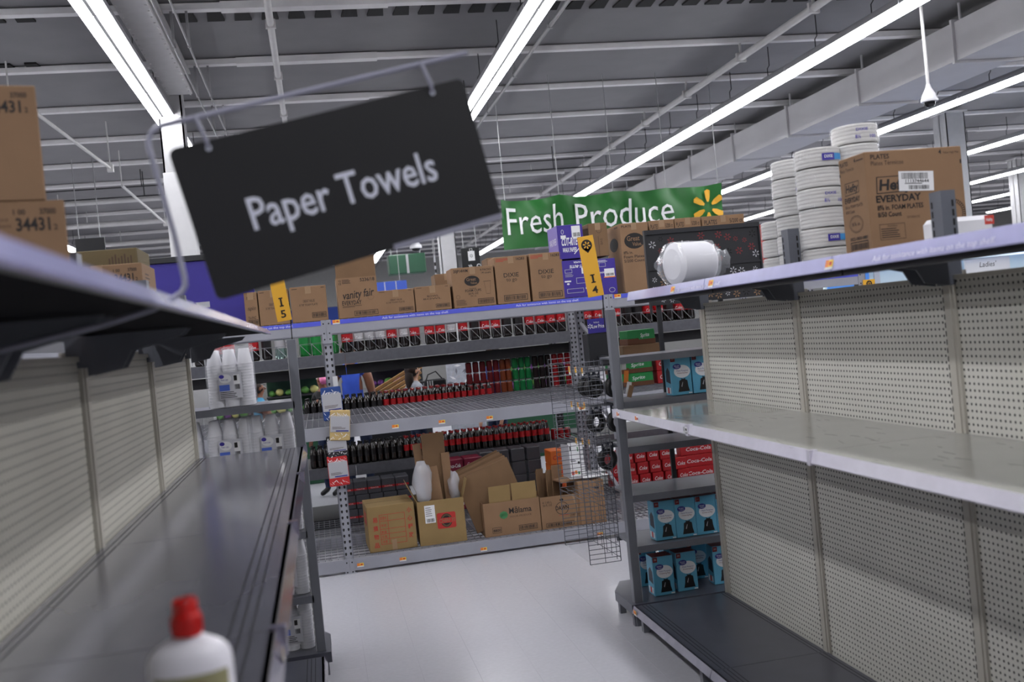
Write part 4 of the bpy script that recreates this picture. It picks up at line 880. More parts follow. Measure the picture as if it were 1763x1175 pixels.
pxs = [(px, k) for px, k in ((342, 'cola'), (372, 'cola'), (395, 'cola'), (437, 'cola'), (459, 'zero'), (482, 'clear'), (500, 'clear'), (524, 'green'), (545, 'green'), (572, 'green'), (598, 'cola'), (619, 'diet'), (638, 'diet'), (657, 'diet'), (676, 'cola'), (697, 'diet'), (716, 'cola'), (742, 'cola'), (761, 'cola'), (780, 'diet'), (800, 'cola'), (820, 'zero'), (838, 'cola'), (857, 'cola'), (876, 'zero'), (896, 'zero'), (915, 'cola'), (934, 'cola'), (952, 'cola'), (970, 'cola'), (1016, 'cola'), (1034, 'cola'), (1066, 'cola'), (1086, 'zero'), (1104, 'zero'), (1122, 'cola'), (1140, 'cola'), (1158, 'zero'), (1176, 'cola'), (1194, 'cola'))]
names = dict(cola='red labelled big cola bottle', diet='silver labelled big cola bottle', zero='black labelled big cola bottle', green='bright green big soda bottle', clear='clear big soda bottle')
cnt = {}
ORN = 'first second third fourth fifth sixth seventh eighth ninth tenth eleventh twelfth thirteenth fourteenth fifteenth sixteenth seventeenth eighteenth nineteenth twentieth'.split() + ['twenty-' + v for v in 'first second third fourth fifth sixth seventh eighth ninth'.split()] + ['thirtieth'] + ['thirty-' + v for v in 'first second third fourth fifth sixth seventh eighth ninth'.split()] + ['fortieth'] + ['forty-' + v for v in 'first second third fourth fifth sixth seventh eighth ninth'.split()]
for px, k in pxs:
    c = PY(px, 600, FY + 0.10)
    for row in (('front', 'second') if k != 'clear' and px % 2 == 0 else ('front',)):
        i = cnt.get((k, row), 0); cnt[(k, row)] = i + 1
        big_bottle(k, c.x + (.02 if row == 'second' else 0), FY + (.10 if row == 'front' else .23), ZB, f'{ORN[i]} {names[k]} from the left, {row} row of the upper soda shelf', f'big bottles, {names[k]}')
sm = dict(cola=bottle_mesh(.0325, .225, 'cola', 'cola_label', 'cola_cap', 8), zero=bottle_mesh(.0325, .225, 'cola', 'zero_label', 'cap_black', 8))
def small_rows(x0, x1, y0, rows, z, split, where):
    for r in range(rows):
        x = x0 + (r % 2) * 0.02; bi = 0
        while x < x1:
            k = 'zero' if x < split + R_.uniform(-.05, .05) else 'cola'
            o = put('soda_bottle', sm[k], None, (x + R_.uniform(-.003, .003), y0 + r * 0.069, z), (0, 0, R_.uniform(0, 3)))
            bi += 1; tag(o, f'{ORN[bi - 1]} small {"black capped" if k == "zero" else "red capped"} cola bottle from the left, {("front", "second", "third", "rear")[r]} row {where}', 'bottle', f'small {"dark" if k == "zero" else "red"} cola bottles {where}')
            x += 0.069
xa, xb, xs_ = PY(527, 690, FY + .25).x, PY(850, 690, FY + .25).x, PY(660, 690, FY + .25).x
small_rows(xa, xb, FY + 0.17, 4, 1.1455, xs_, 'of the middle soda shelf')
xa, xb, xs_ = PY(538, 780, FY + .1).x, PY(945, 780, FY + .1).x, PY(690, 780, FY + .1).x
small_rows(xa, xb, FY + 0.07, 3, 0.6545, xs_, 'of the lower soda shelf')
def can_mesh(m):
    q = MB(); q.lathe([(0, 0), (.024, 0), (.030, .008), (.033, .014), (.033, .106), (.027, .118), (.0265, .122), (.024, .119), (0, .119)], m, 12, mats=['can_top', 'can_top', m, m, m, 'can_top', 'can_top', 'can_top']); return q.mesh('can')
cans = {k: can_mesh('can_' + k) for k in ('red', 'dark_red', 'brown', 'green', 'black')}
for ci, (px, k) in enumerate(((812, 'dark_red'), (824, 'dark_red'), (836, 'dark_red'), (848, 'dark_red'), (859, 'dark_red'), (870, 'brown'), (882 - 2, 'brown'), (892, 'green'), (903, 'green'), (914, 'green'), (927, 'black'), (938, 'black'), (949, 'black'), (961, 'red'), (972, 'black'), (983, 'red'))):
    c = PY(px, 690, FY + 0.18)
    for j in range(3):
        kk = k if k not in ('red', 'black') or px < 955 else R_.choice(('red', 'red', 'black'))
        o = put('soda_can', cans[kk], None, (c.x, FY + 0.18 + R_.uniform(-.004, .004), 1.2165 + j * 0.1225), (0, 0, R_.uniform(0, 3)))
        tag(o, f'{("bottom", "middle", "top")[j]} {kk.replace("_", " ")} soda can of the {ORN[ci]} can column from the left', 'can', f'{kk} cans, layer {j}')
o = MB().box(PY(800, 690, FY + .18).x, PY(992, 690, FY + .18).x, -.05, .05, 0, .07, 'beam_black').build('can_riser', None, (0, FY + .18, 1.1455)); tag(o, 'black riser box under the columns of soda cans', 'riser')
for px in (955, 967, 979):
    c = PY(px, 755, FY + .1); o = put('soda_can', cans['red'], None, (c.x, FY + .12, 0.6545)); tag(o, 'one of three red soda cans at the right end of the lower soda shelf', 'can', 'three cans on the lower shelf')
# twelve packs
ORD = ('lowest', 'second', 'third', 'topmost')
def pack(label, c, w, d, h, m, text=None, tm='paper', grp=None, yaw=0.0, name='soda_pack'):
    t = thing(name, label, 'carton', c, yaw, grp); MB().cbox(-w / 2, w / 2, -d / 2, d / 2, 0, h, m, .006).build('box', t)
    if text: p = Print(); p.text(text, 0, 0, h * .3, tm, w=w * .7, al='c', bold=.01, shear=.2); p.put('print', t, (0, -d / 2, h * .35), *FRONT)
    return t
for r in range(3):
    for i in range(6):
        if r == 2 and i == 5: continue
        c = PY(1070 + 22 * i + r * -3, 840, 9.98); pack(f'{ORN[i]} red cola pack end from the left, {("bottom", "middle", "top")[r]} layer behind the right endcap', (c.x, 10.12, 0.1245 + r * 0.126), 0.122, 0.26, 0.124, 'cola_box', 'Coke', 'paper', f'cola pack ends, layer {r}')
    c = PY(1208, 815, 9.9); pack(f'long red cola pack beside the pack ends, {("bottom", "middle", "top")[r]} of three', (c.x + .03, 10.08, 0.1245 + r * 0.128), 0.40, 0.13, 0.126, 'cola_box', 'Coca-Cola')
for r in range(3):
    for i in range(5):
        c = PY(605 + 24 * i, 885, 10.1)
        t = pack(f'{ORN[i]} grey cola pack with a red band from the left, {("bottom", "middle", "top")[r]} layer', (c.x - 0.012 * r, 10.16, 0.1245 + r * 0.136), 0.132, 0.27, 0.134, 'zero_box', None, grp=f'grey cola packs, layer {r}')
        p = Print(); p.rect(-0.066, 0.066, 0.045, 0.065, 'cola_label'); p.lift(); p.text('Coca-Cola', 0, 0.05, 0.012, 'paper', w=.08, al='c'); p.put('band', t, (0, -0.136, 0), *FRONT)
for r in range(4):
    for i in range(4):
        c = PY(846 + 27 * i, 885, 10.1); pack(f'{ORD[r]} dark cola pack in the {("first", "second", "third", "fourth")[i]} column behind the leaning cardboard', (c.x, 10.18, 0.1245 + r * 0.136), 0.14, 0.27, 0.134, 'zero_box')
    for i in range(2):
        c = PY(790 + 34 * i, 888, 10.0); pack(f'{ORD[r]} dark red cola pack in the {("left", "right")[i]} stack between the cardboard cartons', (c.x, 10.14, 0.1245 + r * 0.128), 0.19, 0.27, 0.126, 'magenta_box', 'Coca-Cola')
for i, (px, r, m) in enumerate(((965, 0, 'orange'), (990, 0, 'orange'), (965, 1, 'orange'), (990, 1, 'orange'), (965, 2, 'orange'), (990, 2, 'orange'), (965, 3, 'orange'), (990, 3, 'cola_box'))):
    c = PY(px, 850, 9.5); pack(f'{"orange" if m == "orange" else "red"} soda pack behind the shelf sign card, {ORD[r]} in the {"left" if px < 980 else "right"} stack', (c.x, 9.62, 0.1245 + r * 0.136), 0.135, 0.26, 0.134, m, 'Cola', 'cola_label')
def tray(label, c, w, d, h, grp=None):
    t = thing('soda_tray', label, 'carton', c, 0, grp); MB().cbox(-w / 2, w / 2, -d / 2, d / 2, 0, h * .42, 'tray_brown', .003).build('tray', t); MB().cbox(-w / 2 + .004, w / 2 - .004, -d / 2 + .004, d / 2 - .004, h * .42, h, 'sprite_box', .004).build('can_block', t)
    p = Print(); p.rect(-w * .1, w * .48, h * .34, h * .9, 'sprite_box'); p.lift(); p.text('Sprite', w * .12, h * .5, h * .26, 'paper', w=w * .32, al='c', shear=.2, bold=.01, ang=.06); p.put('print', t, (0, -d / 2 - .0006, 0), *FRONT)
for k in range(2):
    c = PY(1098, 655, 9.0); tray(f'{("lower", "upper")[k]} green soda tray seen through the right endcap', (c.x, 9.25, 1.2385 + 0.126 * k), 0.40, 0.27, 0.124)
    c = PY(1152, 655, 9.0); pack(f'{("lower", "upper")[k]} red and white soda pack beside the green trays', (c.x, 9.25, 1.2385 + 0.126 * k), 0.14, 0.27, 0.124, 'cola_box', 'Coke')
c = PY(1098, 595, 9.3); tray('single green soda tray on a brown carton high behind the right endcap', (c.x, 9.3, 1.63), 0.28, 0.27, 0.14)
carton('brown carton carrying the single green soda tray', c.x - .2, c.x + .2, 9.15, .3, 1.4885, 1.6285, 'card_brown', tape=False)

# ================================================================== GOODS ON THE ENDCAPS
def cup_stack_mesh(h, r=0.041):
    m = MB(); pr = [(0.0, h), (r * .62, h), (r * .66, h - .004), (r * .97, h - .085)]
    z = h - .085
    while z > 0.02: pr += [(r * 1.04, z - .001), (r * 1.04, z - .005), (r * .985, z - .006), (r * .985, z - .0165)]; z -= .0165
    pr += [(r, 0.0)]
    m.lathe(pr, 'foam', 14); return m.mesh('cup_stack')
cs_me = {h: cup_stack_mesh(h) for h in (.31, .33)}
def cup_bag(label, x0, y0, z, cols=3, rows=2, h=.31, lab=True, dx=.086, yaw=0.0):
    w = cols * dx; x0 = min(x0, -.185 - w); t = thing('bagged_foam_cups', label, 'foam cups', (x0 + w / 2, y0 + rows * .0445, z), yaw)
    for i in range(cols):
        for j in range(rows): put('cup_stack', cs_me[h], t, (-w / 2 + dx * (i + .5), (j - (rows - 1) / 2) * dx, 0.0015), (0, 0, R_.uniform(0, 3)))
    f = MB(); d = rows * dx; n = 10; rr = random.Random(int(x0 * 1000) + 7)
    for k in range(4):
        A = [(-w / 2, -d / 2), (w / 2, -d / 2), (w / 2, d / 2), (-w / 2, d / 2)]; (ax, ay), (bx, by) = A[k], A[(k + 1) % 4]; V = []; F = []
        for i in range(n + 1):
            for j in range(7):
                u = i / n; q = 1.02 + rr.uniform(-.015, .02); top = h + .012 + rr.uniform(-.006, .02); V.append(((ax + (bx - ax) * u) * q, (ay + (by - ay) * u) * q, 0.001 + top * j / 6))
        for i in range(n):
            for j in range(6): F.append((i * 7 + j, (i + 1) * 7 + j, (i + 1) * 7 + j + 1, i * 7 + j + 1))
        f.add(V, F, 'film', True)
    fo = f.build('film', t)
    if lab:
        p = Print(); p.rect(-.065, .065, .05, .20, 'label_grey'); p.lift(); p.ell(-.025, .165, .034, .026, 'paper'); p.rect(-.062, -.005, .095, .13, 'label_blue'); p.rect(.02, .055, .13, .185, 'paper'); p.lift(); p.ell(-.045, .178, .014, .011, 'label_purple'); p.text('foam cups', -.03, .155, .010, 'label_purple', w=.04, al='c'); p.bars(.024, .052, .10, .128, n=10); lines(p, -.06, .085, .11, 4, .010, .004, 'ink'); p.rect(.022, .04, .15, .18, 'ink')
        p.put('label', fo, (0, -d / 2 * 1.05, 0), *FRONT)
    return t
a = PY(362, 697, 6.0)
cup_bag('bag of three foam cup stacks standing alone on the upper left endcap shelf', a.x, 5.93, 1.6045, h=.33)
cup_bag('bag of foam cups on the second left endcap shelf, next to the pegboard', PY(330, 780, 6.0).x - .19, 5.93, 1.2195)
cup_bag('middle bag of foam cups on the second left endcap shelf', PY(360, 780, 6.0).x, 5.93, 1.2195)
cup_bag('bag of foam cups on the second left endcap shelf, next to the post', PY(449, 780, 6.0).x, 5.93, 1.2195)
cup_bag('bag of foam cups on the third left endcap shelf', PY(452, 880, 6.0).x, 5.93, 0.8495)
cup_bag('bag of foam cups on the fourth left endcap shelf', PY(460, 1000, 6.0).x, 5.93, 0.4745)
cup_bag('bag of foam cups on the base of the left endcap', PY(468, 1110, 6.0).x, 5.95, 0.147)
def trash_box(label, x, y, z, yaw=0.0, w=.135, d=.115, h=.245):
    t = thing('trash_bag_box', label, 'box', (x + w / 2, y + d / 2, z), yaw)
    MB().cbox(-w / 2, w / 2, -d / 2, d / 2, 0, h, 'teal_box', .002).build('box', t); MB().box(-w / 2 + .002, w / 2 - .002, -d / 2 + .002, d / 2 - .002, h, h + .0008, 'dark_red').build('top_panel', t)
    p = Print(); p.rect(w * .03, w * .25, h * .86, h * .985, 'dark_red'); p.text('30', w * .14, h * .90, h * .05, 'paper', al='c', bold=.02); p.lift(); p.ell(w * .56, h * .60, w * .40, h * .165, 'paper'); p.lift(); p.ell(w * .32, h * .735, w * .20, h * .07, 'navy'); p.lift(); p.text('Great', w * .32, h * .735, h * .035, 'paper', al='c', w=w * .24); p.text('Value', w * .34, h * .695, h * .03, 'paper', al='c', w=w * .2)
    p.text('Multi Purpose', w * .57, h * .60, h * .038, 'navy', w=w * .56, al='c'); p.text('Drawstring Bags', w * .57, h * .545, h * .034, 'dark_red', w=w * .5, al='c')
    p.poly([(w * .30, h * .08), (w * .86, h * .08), (w * .80, h * .22), (w * .78, h * .36), (w * .66, h * .395), (w * .72, h * .43), (w * .58, h * .405), (w * .44, h * .43), (w * .50, h * .395), (w * .38, h * .36), (w * .36, h * .22)], 'bag_black'); p.rect(w * .80, w * .97, h * .02, h * .05, 'paper'); p.lift(); p.poly([(w * .50, h * .20), (w * .56, h * .32), (w * .54, h * .33), (w * .46, h * .22)], 'paper_grey'); p.put('print', t, (-w / 2, -d / 2, 0), *FRONT)
    p = Print(); p.poly([(d * .2, h * .35), (d * .9, h * .30), (d * .85, h * .62), (d * .55, h * .72), (d * .25, h * .62)], 'pack_card'); p.rect(d * .1, d * .3, h * .05, h * .2, 'paper'); p.rect(d * .36, d * .56, h * .05, h * .2, 'tag_red'); p.rect(d * .62, d * .82, h * .05, h * .2, 'paper'); p.put('print', t, (-w / 2, d / 2, 0), *LEFT)
    return t
for i in range(2): trash_box(f'{("left", "right")[i]} of two blue trash bag boxes on the high right endcap shelf', PY(1157, 668, 5.94).x + .142 * i, 5.94, 1.3825)
for i in range(4): trash_box(f'{("leftmost", "second", "third", "rightmost")[i]} of four blue trash bag boxes in a row on the right endcap', PY(1129, 918, 5.94).x + .137 * i, 5.94, 0.4895)
for (px, py), Y, lab in (((1128, 1028), None, 'frontmost left trash bag box on the base of the right endcap'), ((1168, 1020), None, 'frontmost right trash bag box on the base of the right endcap'), ((1101, 1012), None, 'trash bag box standing behind at the far left of the right endcap base'), ((1187, 1000), None, 'trash bag box standing behind the front pair on the right endcap base'), ((1148, 1003), None, 'trash bag box hidden between the front pair on the right endcap base'), ((1232, 1008), None, 'trash bag box beside the pegboard upright on the right endcap base')):
    q = PZ(px, py, 0.146); trash_box(lab, q.x, max(q.y, 5.885), 0.1465, R_.uniform(-.04, .04))

# ================================================================== PLATES AND FOAM ON THE RIGHT TOP SHELF
def plate_pack_mesh(r=.108, h=.095):
    m = MB(); pr = [(0, 0.0), (r * .70, 0.0), (r * .74, .004)]
    n = 9
    for k in range(n): pr += [(r * (1.0 if k % 2 else .985), .006 + (h - .012) * k / n), (r * (.99 if k % 2 else 1.0), .006 + (h - .012) * (k + .7) / n)]
    pr += [(r * .98, h - .003), (r * .93, h), (r * .70, h - .010), (0, h - .010)]
    m.lathe(pr, 'plate_edge', 26); return m.mesh('plates')
def film_mesh(r=.111, h=.095):
    m = MB(); rr = random.Random(3); n, k = 28, 5; V = []; F = []
    for j in range(k):
        for i in range(n):
            q = r * (1 + rr.uniform(0, .035)); a = 2 * math.pi * i / n; V.append((q * math.cos(a), q * math.sin(a), .003 + (h - .004) * j / (k - 1)))
    for j in range(k - 1):
        for i in range(n): F.append((j * n + i, j * n + (i + 1) % n, (j + 1) * n + (i + 1) % n, (j + 1) * n + i))
    m.add(V, F, 'film', True); return m.mesh('film')
pp_me, pf_me = plate_pack_mesh(), film_mesh()
LV_ = []
def curved_label(items, r):
    q = MB()
    for a0, a1, z0, z1, m in items:
        n = 6; V = []
        for k in range(n + 1):
            a = a0 + (a1 - a0) * k / n; V += [(r * math.sin(a), -r * math.cos(a), z0), (r * math.sin(a), -r * math.cos(a), z1)]
        q.add(V, [(2 * k, 2 * k + 2, 2 * k + 3, 2 * k + 1) for k in range(n)], m)
    return q
def label_text(q, s, a0, a1, z, h, r, m):
    v, f = glyphs(s, .015); xs = [p[0] for p in v]; x0, x1 = min(xs), max(xs)
    q.add([(r * math.sin(a0 + (a1 - a0) * (p[0] - x0) / (x1 - x0)), -r * math.cos(a0 + (a1 - a0) * (p[0] - x0) / (x1 - x0)), z + p[1] / .7 * h) for p in v], f, m)
q = curved_label([(-.55, .0, .028, .062, 'label_purple'), (.0, .42, .030, .060, 'label_cyan')], .1155); label_text(q, 'DIXIE', -.45, -.08, .04, .014, .1159, 'paper'); lb1 = q.mesh('label')
q = MB(); label_text(q, 'DIXIE', -.45, .05, .058, .013, .1157, 'label_purple'); label_text(q, '8½', -.5, -.28, .022, .018, .1157, 'label_purple'); label_text(q, '100', .12, .42, .022, .016, .1157, 'label_purple'); lb2 = q.mesh('label')
def plate_stack(px, py, Y, n, name, labs, z0=SHT, skew=0.004, turn=0.0):
    c = PY(px, py, Y) if Y > 6 else PX(px, py, Y); x, y = c.x, c.y
    for k in range(n):
        t = thing('plate_pack', f'{(["lowest"] + ["second lowest", "third lowest", "fourth lowest", "fifth lowest", "sixth lowest"][:max(0, n - 2)] + ["topmost"])[k]} wrapped plate pack in the {name}', 'plates', (x + R_.uniform(-skew, skew) - (n - 1 - k) * 0.0, y + R_.uniform(-skew, skew), z0 + k * .0965), 0)
        put('plates', pp_me, t); put('film', pf_me, t, (0, 0, 0), (0, 0, R_.uniform(0, 6)))
        if labs and labs[k]: put('label', lb1 if labs[k] == 1 else lb2, t, (0, 0, 0), (0, 0, .30 + turn + R_.uniform(-.35, .3)))
plate_stack(1418, 400, 2.47, 6, 'tall stack right beside the kraft plates carton', (0, 1, 0, 2, 0, 1))
plate_stack(1374, 400, 2.49, 6, 'slightly lower stack behind the dark post', (0, 0, 0, 1, 2, 0))
plate_stack(1346, 400, 2.50, 3, 'low stack nearest the perforated panel', (1, 0, 0))
plate_stack(1486, 400, 2.66, 7, 'stack right behind the kraft plates carton', (0, 0, 1, 0, 0, 0, 2))
plate_stack(1566, 400, 2.68, 5, 'rightmost stack behind the kraft plates carton', (0, 0, 0, 0, 0))
plate_stack(1268, 500, 8.62, 2, 'short stack glimpsed below the top shelf rail', (0, 2), z0=TOPZ + .003)
plate_stack(1318, 500, 8.62, 2, 'second short stack glimpsed below the top shelf rail', (0, 1), z0=TOPZ + .003)
px_carton('low kraft carton on the rack top seen under the right top shelf', 1400, 1484, 467, lambda p, w, h: p.code(w * .6, w * .95, h * .3, h * .7), d=.3)
# wrapped roll of foam plates lying on the shelf
c = PY(1188, 462, 5.28)
t = thing('foam_plate_roll', 'clear wrapped roll of white foam plates lying on the right top shelf', 'plates', (c.x, 5.28, SHT + .123), rot=(0, math.radians(90), math.radians(14)))
MB().lathe([(0, -.12), (.085, -.118), (.10, -.11), (.118, -.10), (.118, .10), (.112, .115), (.06, .118), (0, .10)], 'foam', 30).build('plates', t)
fm_ = MB(); rr = random.Random(4); V = []; F = []; prof = [(.018, -.225), (.03, -.20), (.03, -.175), (.085, -.15), (.120, -.125), (.122, -.06), (.1215, .0), (.122, .07), (.122, .125), (.07, .15), (.045, .18), (.07, .215)]
for r_, z_ in prof:
    for i in range(26):
        a = 2 * math.pi * i / 26; k = r_ * (1 + rr.uniform(-.01, .05) + (rr.uniform(-.2, .3) if abs(z_) > .13 else 0)); V.append((max(-.1225, k * math.cos(a)) if False else k * math.cos(a), k * math.sin(a), z_ + rr.uniform(-.004, .004)))
for j in range(len(prof) - 1):
    for i in range(26): F.append((j * 26 + i, j * 26 + (i + 1) % 26, (j + 1) * 26 + (i + 1) % 26, (j + 1) * 26 + i))
fm_.add(V, F, 'film', True); fo = fm_.build('film', t)
q = curved_label([(2.05, 2.35, -.045, .0, 'label_blue'), (1.95, 2.45, .05, .085, 'label_cyan')], .1245); q.build('label', fo, (0, 0, 0), (0, 0, .9))
# white foam package with a red tag at the right end
c0, c1 = PY(1608, 377, 3.385), PY(1712, 368, 3.385); zz = (c0.z + c1.z) / 2 - SHT; ww = c1.x - c0.x
t = thing('foam_package', 'white foam plate package with a red corner label behind the shelf rail', 'package', ((c0.x + c1.x) / 2, 3.43, SHT)); MB().cbox(-ww / 2, ww / 2, -.045, .045, 0, zz, 'foam', .018).build('body', t)
p = Print(); p.rect(ww - .045, ww - .004, zz - .038, zz - .004, 'tag_red'); p.lift(); p.text('Hefty', ww - .024, zz - .026, .012, 'paper', w=.028, al='c', bold=.02); p.put('label', t, (-ww / 2, -.045, 0), *FRONT)

# ================================================================== DARK PERFORATED PANEL ABOVE THE RIGHT ENDCAP
Yp = 6.36; a, b = PY(1110, 400, Yp), PY(1303, 380, Yp); zb = 1.96
t = thing('perforated_panel', 'dark grey display panel with punched flower-shaped holes', 'panel', ((a.x + b.x) / 2, Yp, zb)); w = b.x - a.x; h = (a.z + b.z) / 2 - zb
zmid = h * .48
for z0, z1 in ((0, zmid - .008), (zmid + .008, h - .03)): MB().box(-w / 2, w / 2, 0, .004, z0, z1, 'black_panel').build('plate', t)
q = MB(); q.box(-w / 2, w / 2, -.012, .012, h - .03, h, 'black_panel'); q.box(-w / 2, w / 2, -.008, .008, zmid - .008, zmid + .008, 'black_panel'); q.box(-w / 2 - .01, -w / 2, -.012, .02, -.06, h, 'black_panel'); q.box(w / 2, w / 2 + .01, -.012, .02, -.06, h, 'black_panel'); q.build('frame', t)
for x in (-w / 2 + .06, w / 2 - .3): MB().box(x - .015, x + .015, .03, .05, .146 - zb, h - .05, 'black_panel').build('leg', t)
MB().box(w / 2 + .01, w / 2 + .05, -.005, .02, zmid - .02, h - .02, 'tag_red').build('side_strip', t)
p = Print(); rr = random.Random(11); pts = []
for k in range(600):
    x, y = rr.uniform(.03, w - .03), rr.uniform(.02, h - .06)
    if abs(y - zmid) < .035 or any((x - i) ** 2 + (y - j) ** 2 < .056 ** 2 for i, j in pts): continue
    pts.append((x, y))
for k, (x, y) in enumerate(pts):
    up = y > zmid; m = rr.choice(('dark_red', 'dark_red', 'dark_red', 'paper_grey', 'slot_dark')) if up else rr.choice(('paper_grey', 'paper_grey', 'card', 'slot_dark'))
    p.spark(x, y, rr.choice((.018, .026, .026)), m, rr.uniform(0, 1))
p.put('flower_holes', t, (-w / 2, -.0005, 0), *FRONT)

# ================================================================== SIGNS
# hanging department sign on its wire frame
SM = Matrix(((0.969, -0.138, -0.205, 0.083), (0.124, 0.989, -0.080, 2.029), (0.214, 0.052, 0.975, 2.219), (0, 0, 0, 1)))
t = thing('department_sign', 'black hanging sign reading Paper Towels on a bent wire frame', 'sign'); t.matrix_world = SM
q = MB(); W2, H2, r = .305, .150, .014; pr = []
for cx_, cz_, a0 in ((W2 - r, H2 - r, 0), (-W2 + r, H2 - r, 90), (-W2 + r, -H2 + r, 180), (W2 - r, -H2 + r, 270)):
    for k in range(5): a = math.radians(a0 + 22.5 * k); pr.append((cx_ + r * math.cos(a), cz_ + r * math.sin(a)))
q.prism(pr, 0, .006, 'sign_black'); q.build('board', t)
p = Print(); p.text('Paper Towels', -.196, -.038, .064, 'sign_letter', w=.390, bold=.010); tag(p.put('lettering', t, (0, 0, 0), *FRONT), 'white Paper Towels lettering')
q = MB(); q.box(.06, .303, -.004, .006, -.153, -.141, 'sign_wire'); q.build('bottom_channel', t)
q = MB(); path = [(.33, 0, .197), (-.30, 0, .197)] + [(-.30 - .036 * math.sin(a), 0, .161 + .036 * math.cos(a)) for a in (.4, .8, 1.2, 1.57)] + [(-.342, 0, 0), (-.350, 0, -.09)] + [(-.350 - .03 + .03 * math.cos(a), 0, -.09 - .03 * math.sin(a)) for a in (.5, 1.0, 1.57)] + [(-.42, 0, -.130), (-.51, 0, -.132), (-.69, 0, -.124), (-.83, .02, -.118)]
q.tube(path, .0055, 'sign_wire', 10); q.build('wire_frame', t)
for x in (-.232, .232):
    MB().tube([(x - .006, -.004, .200), (x - .004, -.008, .18), (x, -.010, .15), (x, -.004, .135), (x, .010, .135)], .004, 'sign_wire', 8).build('hook', t); MB().lathe([(0, 0), (.006, 0), (.006, .003), (0, .004)], 'sign_letter', 10).build('grommet', t, (x, -.002, .135), (math.pi / 2, 0, 0))
# aisle markers
def marker(label, num, bl, br, Y=5.9, hgt=.375, rot=-.098):
    a, b = PY(*bl, Y), PY(*br, Y); w = (b - a).length
    t = thing('aisle_marker', label, 'sign', ((a.x + b.x) / 2, Y, (a.z + b.z) / 2), rot=(0, rot, 0))
    MB().cbox(-w / 2, w / 2, -.003, .003, 0, hgt, 'sign_yellow', .001).build('plate', t); MB().box(w / 2 - .012, w / 2 - .006, .003, .007, -.20, .1, 'slot_dark').build('strap', t, (0, 0, 0), (0, -rot + .02, 0))
    p = Print(); p.ell(w * .5, hgt * .85, w * .34, w * .34, 'ink'); p.poly([(w * .22, hgt * .80), (w * .5, hgt * .72), (w * .78, hgt * .80)], 'ink'); p.lift(); p.spark(w * .5, hgt * .85, w * .24, 'sign_yellow', .2); p.rect(w * .36, w * .64, hgt * .345, hgt * .365, 'ink'); p.rect(w * .36, w * .64, hgt * .225, hgt * .245, 'ink'); p.rect(w * .44, w * .56, hgt * .24, hgt * .35, 'ink'); p.text(num, w * .5, hgt * .055, hgt * .115, 'ink', al='c', w=w * .36, bold=.02); p.put('print', t, (-w / 2, -.0032, 0), *FRONT)
marker('yellow aisle marker I 4 leaning at the right endcap', '4', (1013, 513), (1040, 508))
marker('yellow aisle marker I 5 leaning at the left endcap', '5', (478, 555), (503, 551))
c = PY(1496, 487, 8.36)
t = thing('aisle_marker', 'small yellow marker glimpsed above the right pegboard', 'sign', c); MB().cbox(-.06, .06, -.003, .003, -.2, .03, 'sign_yellow', .001).build('plate', t); MB().box(-.01, .01, .003, .0275, -.05, -.03, 'slot_dark').build('clip', t); p = Print(); p.ell(0, -.01, .03, .03, 'ink'); p.lift(); p.spark(0, -.01, .02, 'sign_yellow'); p.put('print', t, (0, -.0032, 0), *FRONT)
# low price sign and its bin
c0, c1 = PY(1013, 575, 6.75), PY(1044, 572, 6.75)
t = thing('price_bin', 'black bin with a purple Low Price sign beside the right endcap post', 'display', ((c0.x + c1.x) / 2, 6.75, PY(1028, 632, 6.75).z)); zb = t.location.z; w = c1.x - c0.x
MB().cbox(-w / 2 - .01, w / 2 + .01, 0, .14, 0, c0.z - zb, 'black_panel', .004).build('bin', t); MB().box(-.015, .015, -.45, .0, .06, .075, 'black_panel').build('bracket', t); MB().cbox(-w / 2, w / 2, -.004, .004, c0.z - zb, PY(1015, 550, 6.75).z - zb, 'purple_panel', .001).build('sign_card', t)
p = Print(); p.text('Low Price', w * .24, .035, .026, 'paper', w=w * .66, bold=.01); p.text('Rollback', w * .34, .07, .010, 'paper', w=w * .3); p.spark(w * .12, .05, .018, 'paper'); p.put('print', t, (-w / 2, -.0045, c0.z - zb), *FRONT)
# purple board left
Yb_ = 9.0; zb0 = 2.1165; a, b = PY(256, 456, Yb_), PY(432, 440, Yb_)
t = thing('header_board', 'large purple header board rising behind the left top shelf', 'sign', ((a.x + b.x) / 2, Yb_, zb0)); w = b.x - a.x; h = a.z - zb0
MB().cbox(-w / 2, w / 2, 0, .03, 0, h, 'purple_panel', .003).build('board', t); MB().cbox(-w / 2 - .02, w / 2 + .02, -.02, .05, h, h + .05, 'black_panel', .003).build('top_frame', t)
for x in (-w / 2 + .1, w / 2 - .1): MB().box(x - .02, x + .02, .03, .14, 0, .03, 'black_panel').build('foot', t)
p = Print(); p.rect(w * .42, w * .55, .22, .27, 'paper_grey'); p.put('tag', t, (-w / 2, -.001, 0), *FRONT)
# banner
YB = 13.2; TL, TRc, BR, BL = PY(862, 344, YB), PY(1241, 315, YB), PY(1250, 398, YB), PY(868, 431, YB)
def ban(u, v, off=0.0):
    p = TL.lerp(TRc, u).lerp(BL.lerp(BR, u), v); sc = .035 * (1 - v) * abs(math.sin(u * math.pi * 4.0)); fold = .05 * math.sin(u * 19 + v * 3) * (.3 + .7 * (1 - v)) + .03 * math.sin(u * 43 - v * 5) * (1 - v)
    return Vector((p.x, YB + fold - off, p.z - sc))
t = thing('banner', 'green hanging banner reading Fresh Produce', 'banner', (0, 0, 0)); q = MB(); nu, nv = 72, 12
q.add([ban(i / nu, j / nv) for i in range(nu + 1) for j in range(nv + 1)], [(i * (nv + 1) + j, (i + 1) * (nv + 1) + j, (i + 1) * (nv + 1) + j + 1, i * (nv + 1) + j + 1) for i in range(nu) for j in range(nv)], 'banner_green', True); q.build('cloth', t)
